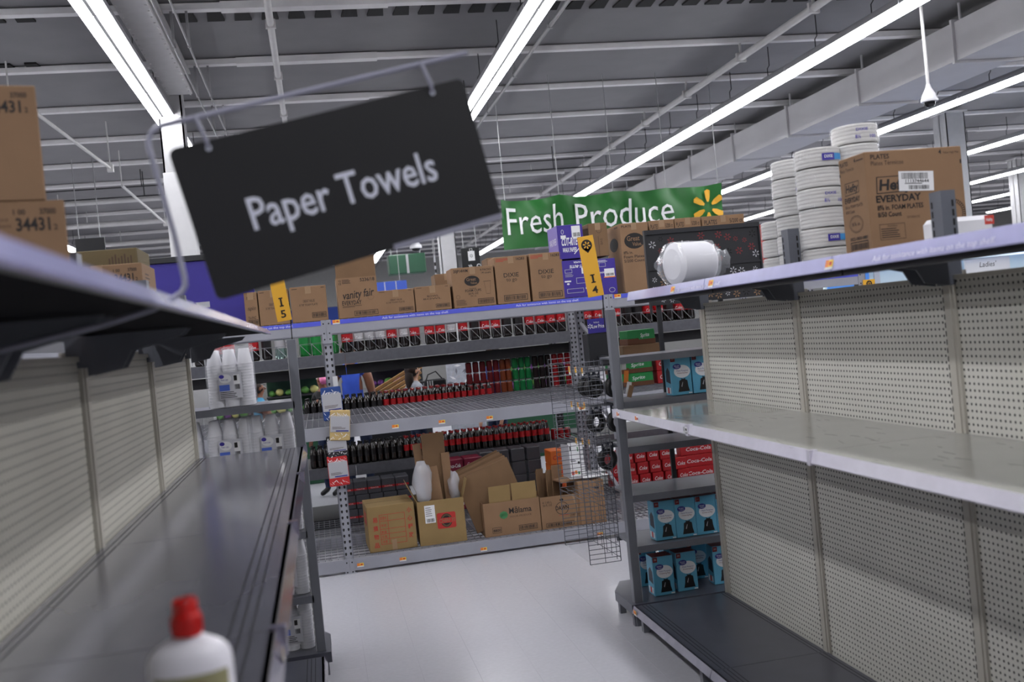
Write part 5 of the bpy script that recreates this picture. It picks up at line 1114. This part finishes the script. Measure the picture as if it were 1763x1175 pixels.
BW, BH = (TRc - TL).length, (BL - TL).length
def ban_print(build, name, m=None):
    p = Print(); build(p); p.v = [tuple(ban(x / BW, 1 - y / BH, .035)) for x, y, z in p.v]; return p.build(name, t, fix=False)
tag(ban_print(lambda p: p.text('Fresh', BW * .02, BH * .29, BH * .56, 'banner_white', w=BW * .245), 'lettering'), 'white word Fresh')
tag(ban_print(lambda p: p.text('Produce', BW * .322, BH * .29, BH * .56, 'banner_white', w=BW * .44), 'lettering'), 'white word Produce')
def bs(p): p.spark(BW * .925, BH * .54, BH * .38, 'sign_yellow')
tag(ban_print(bs, 'emblem'), 'yellow six-petal emblem')
for u in (.02, .25, .5, .75, .98): c = ban(u, 0); MB().tube([c, (c.x, c.y, DECK_Z)], .006, 'pipe_grey', 5).build('hanging_cord', t)
# far hanging signs
def hang(label, px0, px1, py0, py1, Y, pr=None, m='sign_black', name='hanging_sign', th=.03):
    a, b = PY(px0, py0, Y), PY(px1, py1, Y); w, h = b.x - a.x, a.z - b.z; t = thing(name, label, 'sign', ((a.x + b.x) / 2, Y, b.z)); MB().cbox(-w / 2, w / 2, 0, th, 0, h, m, .004).build('board', t)
    for x in (-w * .35, w * .35): MB().tube([(x, th / 2, h), (x, th / 2, DECK_Z - b.z)], .008, 'pipe_grey', 5).build('cord', t)
    if pr: p = Print(); pr(p, w, h); p.put('print', t, (-w / 2, 0, 0), *FRONT)
def pr_bag(p, w, h):
    p.rect(w * .36, w * .72, h * .70, h * .92, 'paper'); p.frame(w * .46, w * .62, h * .92, h * .98, w * .02, 'paper'); p.lift(); p.spark(w * .54, h * .81, w * .10, 'ink'); p.text('Grocery', w * .78, h * .62, h * .10, 'paper', ang=-math.pi / 2, w=h * .5); p.text('食品', w * .35, h * .62, h * .07, 'paper', ang=-math.pi / 2)
hang('black hanging blade sign with a white shopping bag pictogram', 793, 832, 428, 500, 15.5, pr_bag)
hang('narrow pale hanging sign left of the black blade sign', 746, 755, 440, 500, 16.5, lambda p, w, h: [p.rect(0, w, h * (.1 + .2 * k), h * (.2 + .2 * k), 'ink') for k in range(4)], 'paper_grey')
hang('dark hanging sign above the left tissue cartons', 128, 182, 412, 432, 17.0)
a, b = PY(668, 440, 25), PY(735, 468, 25)
t = thing('roof_fan_unit', 'dark boxy fan unit hung under the distant roof', 'fan unit', ((a.x + b.x) / 2, 25, b.z)); w, h = b.x - a.x, a.z - b.z
MB().cbox(-w / 2, w / 2, 0, .6, 0, h, 'case_green', .02).build('housing', t); MB().box(-.03, .03, -.02, 0, 0, h, 'pipe_grey').build('rib', t)
for x in (-w * .4, w * .4): MB().tube([(x, .3, h), (x, .3, DECK_Z - b.z)], .015, 'pipe_grey', 5).build('hanger', t)
hang('dark blue hanging department board in the far distance', 622, 703, 489, 515, 24.0, lambda p, w, h: [p.rect(w * k / 4, w * k / 4 + .02, 0, h, 'paper_grey') for k in (1, 2, 3)], 'wall_blue')

# ================================================================== SMALL THINGS NEAR THE RACK
# wire wing rack
zb, zt = PY(1047, 969, 6.0).z, PY(1017, 622, 6.0).z
wx0, wx1 = 1.50, 1.725
wg = thing('wire_wing_rack', 'hanging wire side rack on the right endcap post', 'wire rack', (wx1, 6.0, zb))
def grid(y, x0, x1, za, zb_, name, st=.03):
    m = MB(); m.tube([(x0, y, za), (x0, y, zb_)], .0028, 'wire_dark', 6); m.tube([(x1, y, za), (x1, y, zb_)], .0028, 'wire_dark', 6); m.tube([((x0 + x1) / 2, y, za), ((x0 + x1) / 2, y, zb_)], .002, 'wire_dark', 5); z = za
    while z <= zb_ + .001: m.tube([(x0, y, z), (x1, y, z)], .0022, 'wire_dark', 5); z += st
    return tag(m.build(name, wg), kind='stuff')
Hh = zt - zb
grid(0, -.20, .0, 0, Hh, 'side_grid'); grid(.55, -.22, -.02, .02, Hh + .02, 'side_grid')
m = MB()
for k in range(18): z = .02 + Hh * k / 18; m.tube([(0, 0, z), (-.02, .55, z)], .0022, 'wire_dark', 5)
for k in range(5): y = .11 * k + .05; m.tube([(-.01, y, 0), (-.01, y, Hh)], .002, 'wire_dark', 5)
tag(m.build('back_grid', wg), kind='stuff')
for z in (.40, .76, 1.0):
    m = MB()
    for k in range(6): x = -.2 + .04 * k; m.tube([(x, 0, z), (x - .02, .55, z)], .002, 'wire_dark', 5)
    tag(m.build('wire_shelf', wg), kind='stuff')
ht_me = MB(); rr = .045
for r_i, (yy, zz) in enumerate(((0, 0),)): pass
def torus(R, r, m, n=20, k=8):
    V = [((R + r * math.cos(2 * math.pi * j / k)) * math.cos(2 * math.pi * i / n), r * math.sin(2 * math.pi * j / k), (R + r * math.cos(2 * math.pi * j / k)) * math.sin(2 * math.pi * i / n)) for i in range(n) for j in range(k)]
    F = [(i * k + j, ((i + 1) % n) * k + j, ((i + 1) % n) * k + (j + 1) % k, i * k + (j + 1) % k) for i in range(n) for j in range(k)]
    return MB().add(V, F, m, True)
ring_me = torus(.052, .017, 'rubber').mesh('coil'); card_me = MB().cbox(-.045, .045, -.004, .004, -.01, .05, 'pack_card', .001).mesh('header_card')
q = Print(); q.text('HOSE', 0, .008, .012, 'paper', w=.05, al='c', bold=.01); q.ell(-.025, .035, .009, .009, 'paper'); q.ell(.022, .035, .011, .009, 'paper'); q.v = [(x, -.0045 - z, y) for x, y, z in q.v]; qt_me = q.mesh('print')
hk_me = MB().tube([(0, 0, 0), (-.22, 0, .0), (-.235, 0, .012)], .003, 'wire_chrome', 6).mesh('hook')
tg = MB(); tg.box(-.002, 0, -.017, .017, -.02, .034, 'paper'); tg.box(-.004, -.002, -.017, .017, -.004, .034, 'tag_yellow'); tg.box(-.006, -.004, -.017, -.003, .006, .034, 'tag_orange'); tg_me = tg.mesh('price_tag')
rows = ((1.0, 0, (0, 1)), (.72, 1, (0,)), (.44, 2, (0,)))
for ri, ((p3), yy_) in enumerate((((981, 637), 'upper'), ((985, 697), 'middle'), ((993, 760), 'lower'))):
    for j in range(3):
        c = PY(p3[0] + 11 * j, p3[1] + j, 6.42 - .12 * j); hx = c.x + .235
        h = put('hook', hk_me, wg, (hx - wx1, c.y - 6.0, c.z - zb - .012)); put('price_tag', tg_me, h, (-.236, 0, .0))
        if (ri, j) in ((0, 0), (0, 1), (1, 1), (2, 2), (0, 2), (1, 2)):
            x = hx - (.12 if j < 2 or ri == 2 else .03)
            t = thing('hose_coil', f'black coiled hose pack hanging on the {yy_} hooks of the wire wing rack, {("back", "middle", "front")[j]} hook', 'hose', (x, c.y, c.z - .075), 0.35)
            put('coil', ring_me, t, (0, 0, -.05)); put('coil', ring_me, t, (0.004, .03, -.05)); put('header_card', card_me, t, (0, 0, .012)); put('print', qt_me, t, (0, 0, .012))
# drying mats on a clip strip
zs = [(575, 668, 722, 'mat_blue', 'blue', 558, 592, 'uppermost blue'), (585, 708, 757, 'mat_beige', 'beige', 568, 602, 'slipped beige'), (583, 752, 786, 'mat_black', 'black', 567, 598, 'black'), (586, 786, 835, 'mat_red', 'red', 570, 601, 'lowest red')]
a = PY(573, 655, 8.36); b = PY(590, 830, 8.36)
o = MB().box(-.02, .02, 0, .004, b.z - a.z, .03, 'white_paint').build('clip_strip', None, (a.x + .02, 8.372, a.z)); tag(o, 'white merchandising clip strip on the left rack upright', 'clip strip')
for k, (px, y0, y1, m, cn, xl, xr_, lab) in enumerate(zs):
    Y = 8.33 - (.02 if cn == 'beige' else 0); a, b = PY(xl, y0, Y), PY(xr_, y1, Y); w, h = b.x - a.x, a.z - b.z; w = .165
    t = thing('drying_mat_pack', f'{lab} patterned dish drying mat pack on the left rack upright', 'drying mat', (PY((xl + xr_) / 2, y1, Y).x, Y, b.z), rot=(0, (.10 if cn == 'beige' else -.02), 0))
    q = MB(); q.cbox(-w / 2, w / 2, -.012, .02, 0, h, m, .008); q.build('mat', t); q = MB(); q.cbox(-w / 2 + .004, w / 2 - .004, -.016, -.0125, h * .28, h * .80, 'paper_grey', .001); q.build('sleeve', t)
    p = Print(); rr = random.Random(k); p.z = .0006
    for band in ((.03, .25), (.83, .97)):
        for i in range(9):
            x, y = w * (.07 + .1 * i), h * rr.uniform(*band) * .9 + h * .02; a_ = rr.choice((.6, -.6, 1.1, -1.0)); l = h * .09; p.poly([(x - l * math.cos(a_) * .5, y - l * math.sin(a_) * .5), (x - l * math.cos(a_) * .5 + .006, y - l * math.sin(a_) * .5 - .002), (x + l * math.cos(a_) * .5 + .006, y + l * math.sin(a_) * .5 - .002), (x + l * math.cos(a_) * .5, y + l * math.sin(a_) * .5)], 'paper')
    p.put('pattern', t, (-w / 2, -.012, 0), *FRONT)
    p = Print(); p.text('Dish Drying Mat', w * .5, h * .80, h * .055, 'paper', w=w * .8, al='c'); p.rect(w * .3, w * .92, h * .30, h * .34, 'navy'); lines(p, w * .12, h * .44, w * .7, 3, h * .03, h * .012, 'ink_brown', k); p.put('print', t, (-w / 2, -.016, 0), *FRONT)
# shelf label cards on the right endcap post side
t = thing('label_cards', 'small curled paper label cards beside the right endcap post', 'label', (PY(1072, 650, 5.93).x, 5.9, 1.40))
for k, (z, m) in enumerate(((.18, 'paper'), (.10, 'tag_orange'), (.03, 'paper'), (.01, 'card_light'))): MB().cbox(-.012, .018, -.002, 0, 0, .075, m, .0005).build('card', t, (.004 * k, -.005 * k, z), (.1, .1 * k, 0))
# white bottle in front
bx, by = -.203, 1.36
t = thing('white_bottle', 'white plastic bottle with a red cap standing on the left shelf', 'bottle', (bx, by, 1.3505), 0.12)
prof = [(0, 0), (.046, 0), (.052, .006), (.0535, .02), (.0535, .152), (.0525, .162), (.049, .171), (.042, .178), (.032, .184), (.022, .189), (.0175, .192), (.017, .20)]
MB().lathe(prof, 'bottle_white', 36, sy=.66).build('body', t)
q = MB(); q.lathe([(.0188, .192), (.0195, .194), (.0195, .217), (.0185, .220), (.0165, .221)], 'cap_red', 28)
q.lathe([(.0165, .221), (.0160, .236), (.0148, .2385), (0, .239)], 'cap_red', 24)
for k in range(28):
    a = 2 * math.pi * k / 28; q.box(.0195 * math.cos(a) - .0008, .0195 * math.cos(a) + .0008, .0195 * math.sin(a) - .0008, .0195 * math.sin(a) + .0008, .196, .214, 'cap_red')
q.build('cap', t); MB().cbox(.002, .011, -.013, -.004, .236, .2435, 'cap_red', .001).build('cap_tab', t)
q = MB(); n = 12; V = []
for k in range(n + 1):
    a = -1.0 + 2.0 * k / n; V += [(.0545 * math.sin(a), -.0545 * .66 * math.cos(a), .03), (.0545 * math.sin(a), -.0545 * .66 * math.cos(a), .147)]
q.add(V, [(2 * k, 2 * k + 2, 2 * k + 3, 2 * k + 1) for k in range(n)], 'bottle_label'); lo = q.build('label', t)
p = Print()
p.poly([(-.03, .085), (.03, .085), (.03, .120), (.020, .124), (.014, .136), (-.014, .136), (-.020, .124), (-.03, .120)], 'bottle_mark'); p.lift(); p.text('HUNT', 0, .126, .006, 'paper', w=.02, al='c'); p.text('AMMONIA', 0, .106, .012, 'paper', w=.05, al='c', bold=.02)
p.v = [(.0550 * math.sin(x / .05), -.0553 * .66 * math.cos(x / .05) - z, y) for x, y, z in p.v]; p.build('label_print', lo, fix=False)

# ================================================================== PEOPLE BEYOND THE RACK
def person(label, loc, yaw, height, top, bottom, skin, hair, armL=None, armR=None, look=0.0, long_hair=True, shoe='shoe_black', sleeves=True):
    s = height / 1.70
    J = dict(pelvis=(0, 0, .95), waist=(0, .01, 1.08), chest=(0, .0, 1.28), base=(0, -.01, 1.42), neck=(0, .0, 1.49), jaw=(0, .025, 1.545), head=(0, .012, 1.60), crown=(0, .0, 1.645),
             shL=(-.165, 0, 1.38), elL=(-.21, -.02, 1.10), wrL=(-.22, .06, .87), haL=(-.22, .09, .80), shR=(.165, 0, 1.38), elR=(.21, -.02, 1.10), wrR=(.22, .06, .87), haR=(.22, .09, .80),
             hipL=(-.09, 0, .90), knL=(-.10, .02, .50), anL=(-.10, -.02, .09), toL=(-.11, .13, .03), hipR=(.09, 0, .90), knR=(.10, .02, .50), anR=(.10, -.02, .09), toR=(.11, .13, .03))
    for nm, sp in (('L', armL), ('R', armR)):
        if sp: J['el' + nm], J['wr' + nm], J['ha' + nm] = sp
    Rd = dict(pelvis=.135, waist=.115, chest=.13, base=.085, neck=.05, jaw=.062, head=.082, crown=.062, shL=.062, elL=.043, wrL=.028, haL=.03, shR=.062, elR=.043, wrR=.028, haR=.03, hipL=.085, knL=.06, anL=.04, toL=.035, hipR=.085, knR=.06, anR=.04, toR=.035)
    E = [('pelvis', 'waist', top), ('waist', 'chest', top), ('chest', 'base', top), ('base', 'neck', skin), ('neck', 'jaw', skin), ('jaw', 'head', skin), ('head', 'crown', skin)]
    for n in 'LR': E += [('base', 'sh' + n, top), ('sh' + n, 'el' + n, top if sleeves else skin), ('el' + n, 'wr' + n, skin), ('wr' + n, 'ha' + n, skin), ('pelvis', 'hip' + n, bottom), ('hip' + n, 'kn' + n, bottom), ('kn' + n, 'an' + n, bottom), ('an' + n, 'to' + n, shoe)]
    names = list(J); V = [Vector(J[n]) * s for n in names]; ed = [(names.index(a), names.index(b)) for a, b, _ in E]; em = [m for *_, m in E]
    # fingers rooted in the palms
    for n in 'LR':
        h = Vector(J['ha' + n]) * s; d = (h - Vector(J['wr' + n]) * s).normalized(); sd = d.cross(Vector((0, 0, 1)));  sd = sd.normalized() if sd.length > .1 else Vector((1, 0, 0))
        for k in range(5):
            i0 = len(V); o = (k - 1.5) * .017 if k < 4 else .03; L = (.045, .055, .05, .04, .03)[k]
            V.append(h + sd * o + d * (.015 if k < 4 else -.02)); V.append(V[-1] + d * L + Vector((0, 0, -.008))); V.append(V[-1] + d * L * .6 + Vector((0, 0, -.018)))
            ed += [(names.index('ha' + n), i0), (i0, i0 + 1), (i0 + 1, i0 + 2)]; em += [skin] * 3
    me = bpy.data.meshes.new('tmp'); me.from_pydata(V, ed, []); o = bpy.data.objects.new('tmp', me); COL.objects.link(o)
    sk = o.modifiers.new('s', 'SKIN'); sk.use_smooth_shade = True
    for i in range(len(V)):
        r = Rd[names[i]] * s if i < len(names) else .0085
        d = me.skin_vertices[0].data[i]; d.radius = (r, r * (.78 if i < 4 and i < len(names) else 1)); d.use_root = (i == 0)
    o.modifiers.new('u', 'SUBSURF').levels = 1
    dg = bpy.context.evaluated_depsgraph_get(); nm = bpy.data.meshes.new_from_object(o.evaluated_get(dg)); bpy.data.objects.remove(o)
    ms = []
    nm.materials.clear()
    for m in em:
        if m not in ms: ms.append(m)
    for m in ms: nm.materials.append(MATS[m])
    segs = [(V[a], V[b]) for a, b in ed]
    for f in nm.polygons:
        c = f.center; best = (9, 0)
        for k, (a, b) in enumerate(segs):
            ab = b - a; q = max(0, min(1, (c - a).dot(ab) / ab.length_squared)); dd = (c - a - ab * q).length
            if dd < best[0]: best = (dd, k)
        f.material_index = ms.index(em[best[1]]); f.use_smooth = True
    t = thing('person', label, 'person', loc, yaw); nm.name = 'body'; put('body', nm, t)
    hc = Vector(J['head']) * s; k = s
    def part(name, mb, at=(0, 0, 0)): return mb.build(name, t, at)
    hm = blob(MB(), (hc.x, hc.y - .022 * k, hc.z + .022 * k), (.094 * k, .10 * k, .105 * k), hair, 16, 10, 3, .03)
    # open the face: drop hair faces in front and below the brow
    keep = [i for i, f in enumerate(hm.f) if not (sum(hm.v[j][1] for j in f) / len(f) > hc.y + .030 * k and sum(hm.v[j][2] for j in f) / len(f) < hc.z + .055 * k)]
    hm.f, hm.m, hm.smooth = [hm.f[i] for i in keep], [hm.m[i] for i in keep], set(range(len(keep)))
    if long_hair: blob(hm, (hc.x, hc.y - .07 * k, hc.z - .10 * k), (.085 * k, .05 * k, .17 * k), hair, 12, 8, 5, .06)
    part('hair', hm)
    q = MB(); q.add([(-.014 * k, 0, -.02 * k), (.014 * k, 0, -.02 * k), (0, .026 * k, -.016 * k), (0, 0, .028 * k)], [(0, 1, 2), (0, 2, 3), (1, 3, 2), (0, 3, 1)], skin, True); part('nose', q, (hc.x, hc.y + .076 * k, hc.z - .006 * k))
    for sx in (-1, 1):
        e = part('eye', blob(MB(), (0, 0, 0), (.013 * k, .008 * k, .008 * k), 'eye_white', 8, 6, 1, 0), (hc.x + sx * .032 * k, hc.y + .074 * k, hc.z + .014 * k)); blob(MB(), (0, .005 * k, 0), (.006 * k, .005 * k, .006 * k), 'ink', 8, 6, 1, 0).build('pupil', e)
        part('eyebrow', MB().bar((-.018 * k, 0, 0), (.018 * k, 0, .003), .006, .006, hair), (hc.x + sx * .032 * k, hc.y + .076 * k, hc.z + .034 * k)); part('ear', blob(MB(), (0, 0, 0), (.010 * k, .022 * k, .032 * k), skin, 8, 6, 1, 0), (hc.x + sx * .084 * k, hc.y - .005 * k, hc.z - .002 * k))
    part('mouth', blob(MB(), (0, 0, 0), (.022 * k, .008 * k, .007 * k), 'lip', 10, 6, 1, 0), (hc.x, hc.y + .066 * k, hc.z - .048 * k))
    return t
hp = PY(712, 655, 12.0)
person('dark haired woman in a grey top looking to the right beyond the soda', (hp.x, 12.0, 0), -1.25, 1.60, 'cloth_grey', 'cloth_denim', 'skin_light', 'hair_dark', armR=((.22, .10, 1.12), (.20, .30, 1.14), (.20, .38, 1.16)))
hp = PY(606, 660, 12.3)
p_ = person('person in a bright blue shirt and dark trousers left of the rack upright', (hp.x, 12.3, 0), math.pi * .95, 1.92, 'cloth_blue', 'cloth_denim', 'skin_brown', 'hair_dark', long_hair=False, sleeves=False, armR=((.24, .06, 1.14), (.36, .22, 1.10), (.40, .28, 1.08)))
hp = PY(556, 660, 12.9)
person('person with dark hair and a pink flower behind the left rack upright', (hp.x, 12.9, 0), 2.4, 1.58, 'cloth_black', 'cloth_denim', 'skin_brown', 'hair_dark', armL=((-.24, .05, 1.12), (-.36, .16, 1.02), (-.40, .20, .98)))
o = blob(MB(), (0, 0, 0), (.05, .05, .05), 'pink', 10, 6, 2, .3).build('hair_flower', None, (PY(557, 655, 12.7).x, 12.72, PY(557, 655, 12.7).z)); tag(o, 'pink flower worn in dark hair behind the left rack upright', 'flower')
hp = PY(444, 670, 12.6)
person('person in a teal patterned dress reaching right beyond the left endcap', (hp.x, 12.6, 0), -1.3, 1.56, 'cloth_teal', 'cloth_teal', 'skin_brown', 'hair_dark', sleeves=False, armR=((.20, .12, 1.14), (.18, .36, 1.16), (.18, .44, 1.17)))
hp = PY(850, 645, 12.2)
person('person in a navy and blue shirt beside the stacked cans', (hp.x, 12.2, 0), 2.0, 1.72, 'cloth_navy', 'cloth_denim', 'skin_light', 'hair_dark', long_hair=False)
o = MB(); c = PY(745, 662, 11.9)
t = thing('shoulder_bag', 'black shoulder bag with white stripes beside the dark haired woman', 'bag', c, 0.2); MB().cbox(-.10, .16, -.05, .05, -.12, .06, 'cloth_black', .02).build('body', t)
for k in range(3): MB().box(-.085 + .03 * k, -.07 + .03 * k, -.052, -.0505, -.06, .045, 'paper').build('stripe', t)
MB().tube([(-.08, 0, .05), (-.05, 0, .12), (.05, 0, .15), (.13, 0, .05)], .008, 'cloth_black', 6).build('strap', t)

# ================================================================== PRODUCE AREA BEHIND
def case(label, short, x0, x1, y, body, lamp=True, items=(), z_top=1.50, name='produce_case'):
    t = thing(name, label, 'display case', ((x0 + x1) / 2, y, 0)); w = x1 - x0
    MB().cbox(-w / 2, w / 2, 0, .8, 0, .75, body, .01).build('base', t); MB().cbox(-w / 2, w / 2, .72, .8, .75, z_top, body, .005).build('back', t); MB().cbox(-w / 2, w / 2, .15, .8, z_top, z_top + .09, 'case_dark', .01).build('canopy', t)
    for z in (.98, 1.22): MB().cbox(-w / 2, w / 2, .30 + (z - .98) * .6, .72, z, z + .03, 'case_dark', .003).build('shelf', t)
    if lamp: MB().box(-w / 2 + .05, w / 2 - .05, .20, .24, z_top - .03, z_top, 'case_lamp').build('lamp', t)
    k = 0
    for ti, (z, yy) in enumerate(((.76, .12), (1.012, .36), (1.252, .50))):
        x = -w / 2 + .08; vi = 0
        while x < w / 2 - .06:
            m = items[k % len(items)]; k += 1; r = R_.uniform(.045, .065)
            o = blob(MB(), (0, 0, 0), (r, r, r * .9), m, 9, 6, k, .12).build('vegetable', None, (t.location.x + x, y + yy, z + r * .85)); vi += 1; tag(o, f'{ORN[vi - 1]} vegetable from the left, {m.split("_")[1]}, {("lowest", "middle", "upper")[ti]} tier, {short}', 'vegetable', f'{m.split("_")[1]} vegetables in the {label}'); x += r * 2 + .01
case('dark produce case with purple lamps behind the soda bottles', 'case behind the soda bottles', PY(636, 660, 14.4).x, PY(735, 660, 14.4).x, 14.2, 'case_dark', True, ('produce_purple', 'produce_purple', 'produce_green'))
case('dark green produce case behind the left endcap', 'case behind the left endcap', PY(455, 660, 14.4).x, PY(560, 660, 14.4).x, 14.2, 'case_green', True, ('produce_green', 'produce_yellow'))
case('dark produce case far left seen between cup bags and pegboard', 'far left case', PY(330, 660, 14.4).x, PY(425, 660, 14.4).x, 14.2, 'case_dark', True, ('produce_yellow', 'produce_green', 'produce_purple'))
case('dark produce case to the right behind the cans', 'case behind the cans', PY(835, 640, 14.4).x, PY(985, 640, 14.4).x, 14.2, 'case_green', True, ('produce_green', 'produce_purple'))
c = PY(672, 690, 12.9)
t = thing('slatted_crate', 'tilted wooden slatted crate beside the dark haired woman', 'crate', (c.x, 12.9, .0), rot=(0, 0, 0)); MB().box(-.3, .3, 0, .5, 0, .95, 'case_dark').build('stand', t)
sl_me = MB().cbox(-.36, .36, -.006, .006, -.03, .03, 'wood_slat', .002).mesh('slat')
for k in range(7): put('slat', sl_me, t, (.05 + .02 * k, .06 * k, 1.03 + .065 * k), (.8, -.45, 0))
c = PY(800, 650, 13.4)
t = thing('fabric_panel', 'pale grey leaf patterned fabric panel behind the soda bottles', 'fabric', (c.x, 13.4, .6)); MB().cbox(-.24, .24, 0, .04, 0, .98, 'cloth_grey', .01).build('cloth', t); p = Print()
for k in range(26): a = R_.uniform(0, 6); x, y = R_.uniform(.05, .43), R_.uniform(.3, .9); p.poly([(x, y), (x + .05 * math.cos(a) - .015 * math.sin(a), y + .05 * math.sin(a) + .015 * math.cos(a)), (x + .1 * math.cos(a), y + .1 * math.sin(a)), (x + .05 * math.cos(a) + .015 * math.sin(a), y + .05 * math.sin(a) - .015 * math.cos(a))], R_.choice(('paper', 'paper_grey', 'post_grey')))
p.put('pattern', t, (-.24, -.001, 0), *FRONT)
for x in (-.2, .2): MB().box(x - .015, x + .015, .01, .03, -.6, 0, 'post_dark').build('leg', t)
# bright department wall on the far right
Yw = 15.0; x0, x1 = PY(1420, 470, Yw).x, PY(1990, 430, Yw).x
t = thing('department_wall', 'bright white and blue department wall seen above the right pegboard', 'wall unit', ((x0 + x1) / 2, Yw, 0)); w = x1 - x0
vt = PY(1730, 414, Yw - .45).z
MB().box(-w / 2, w / 2, 0, .1, 0, vt, 'cool_white').build('panel', t); MB().box(-w / 2, w / 2, -.45, .0, vt - .2, vt, 'bright_blue').build('valance', t)
MB().box(-w / 2 + .05, w / 2 - .05, -.30, -.24, vt - .24, vt - .2, 'cool_lamp').build('valance_lamp', t)
for k in range(9): MB().box(-w / 2 + .1 + k * w / 8.3, -w / 2 + .2 + k * w / 8.3, -.03, 0, 0, vt - .2, 'white_paint').build('divider', t)
MB().box(-w / 2, -w / 2 + .75, -.06, -.035, 0, vt - .25, 'bright_blue').build('blue_panel', t)
c = PY(1700, 455, Yw - .3); MB().box(-.42, .42, 0, .03, -.5, .11, 'paper').build('sign_board', t, (c.x - t.location.x, -.3, c.z)); p = Print(); p.text("Ladies'", 0, -.04, .085, 'ink', al='c', w=.3, shear=.2); p.put('lettering', t, (c.x - t.location.x, -.3, c.z), *FRONT)
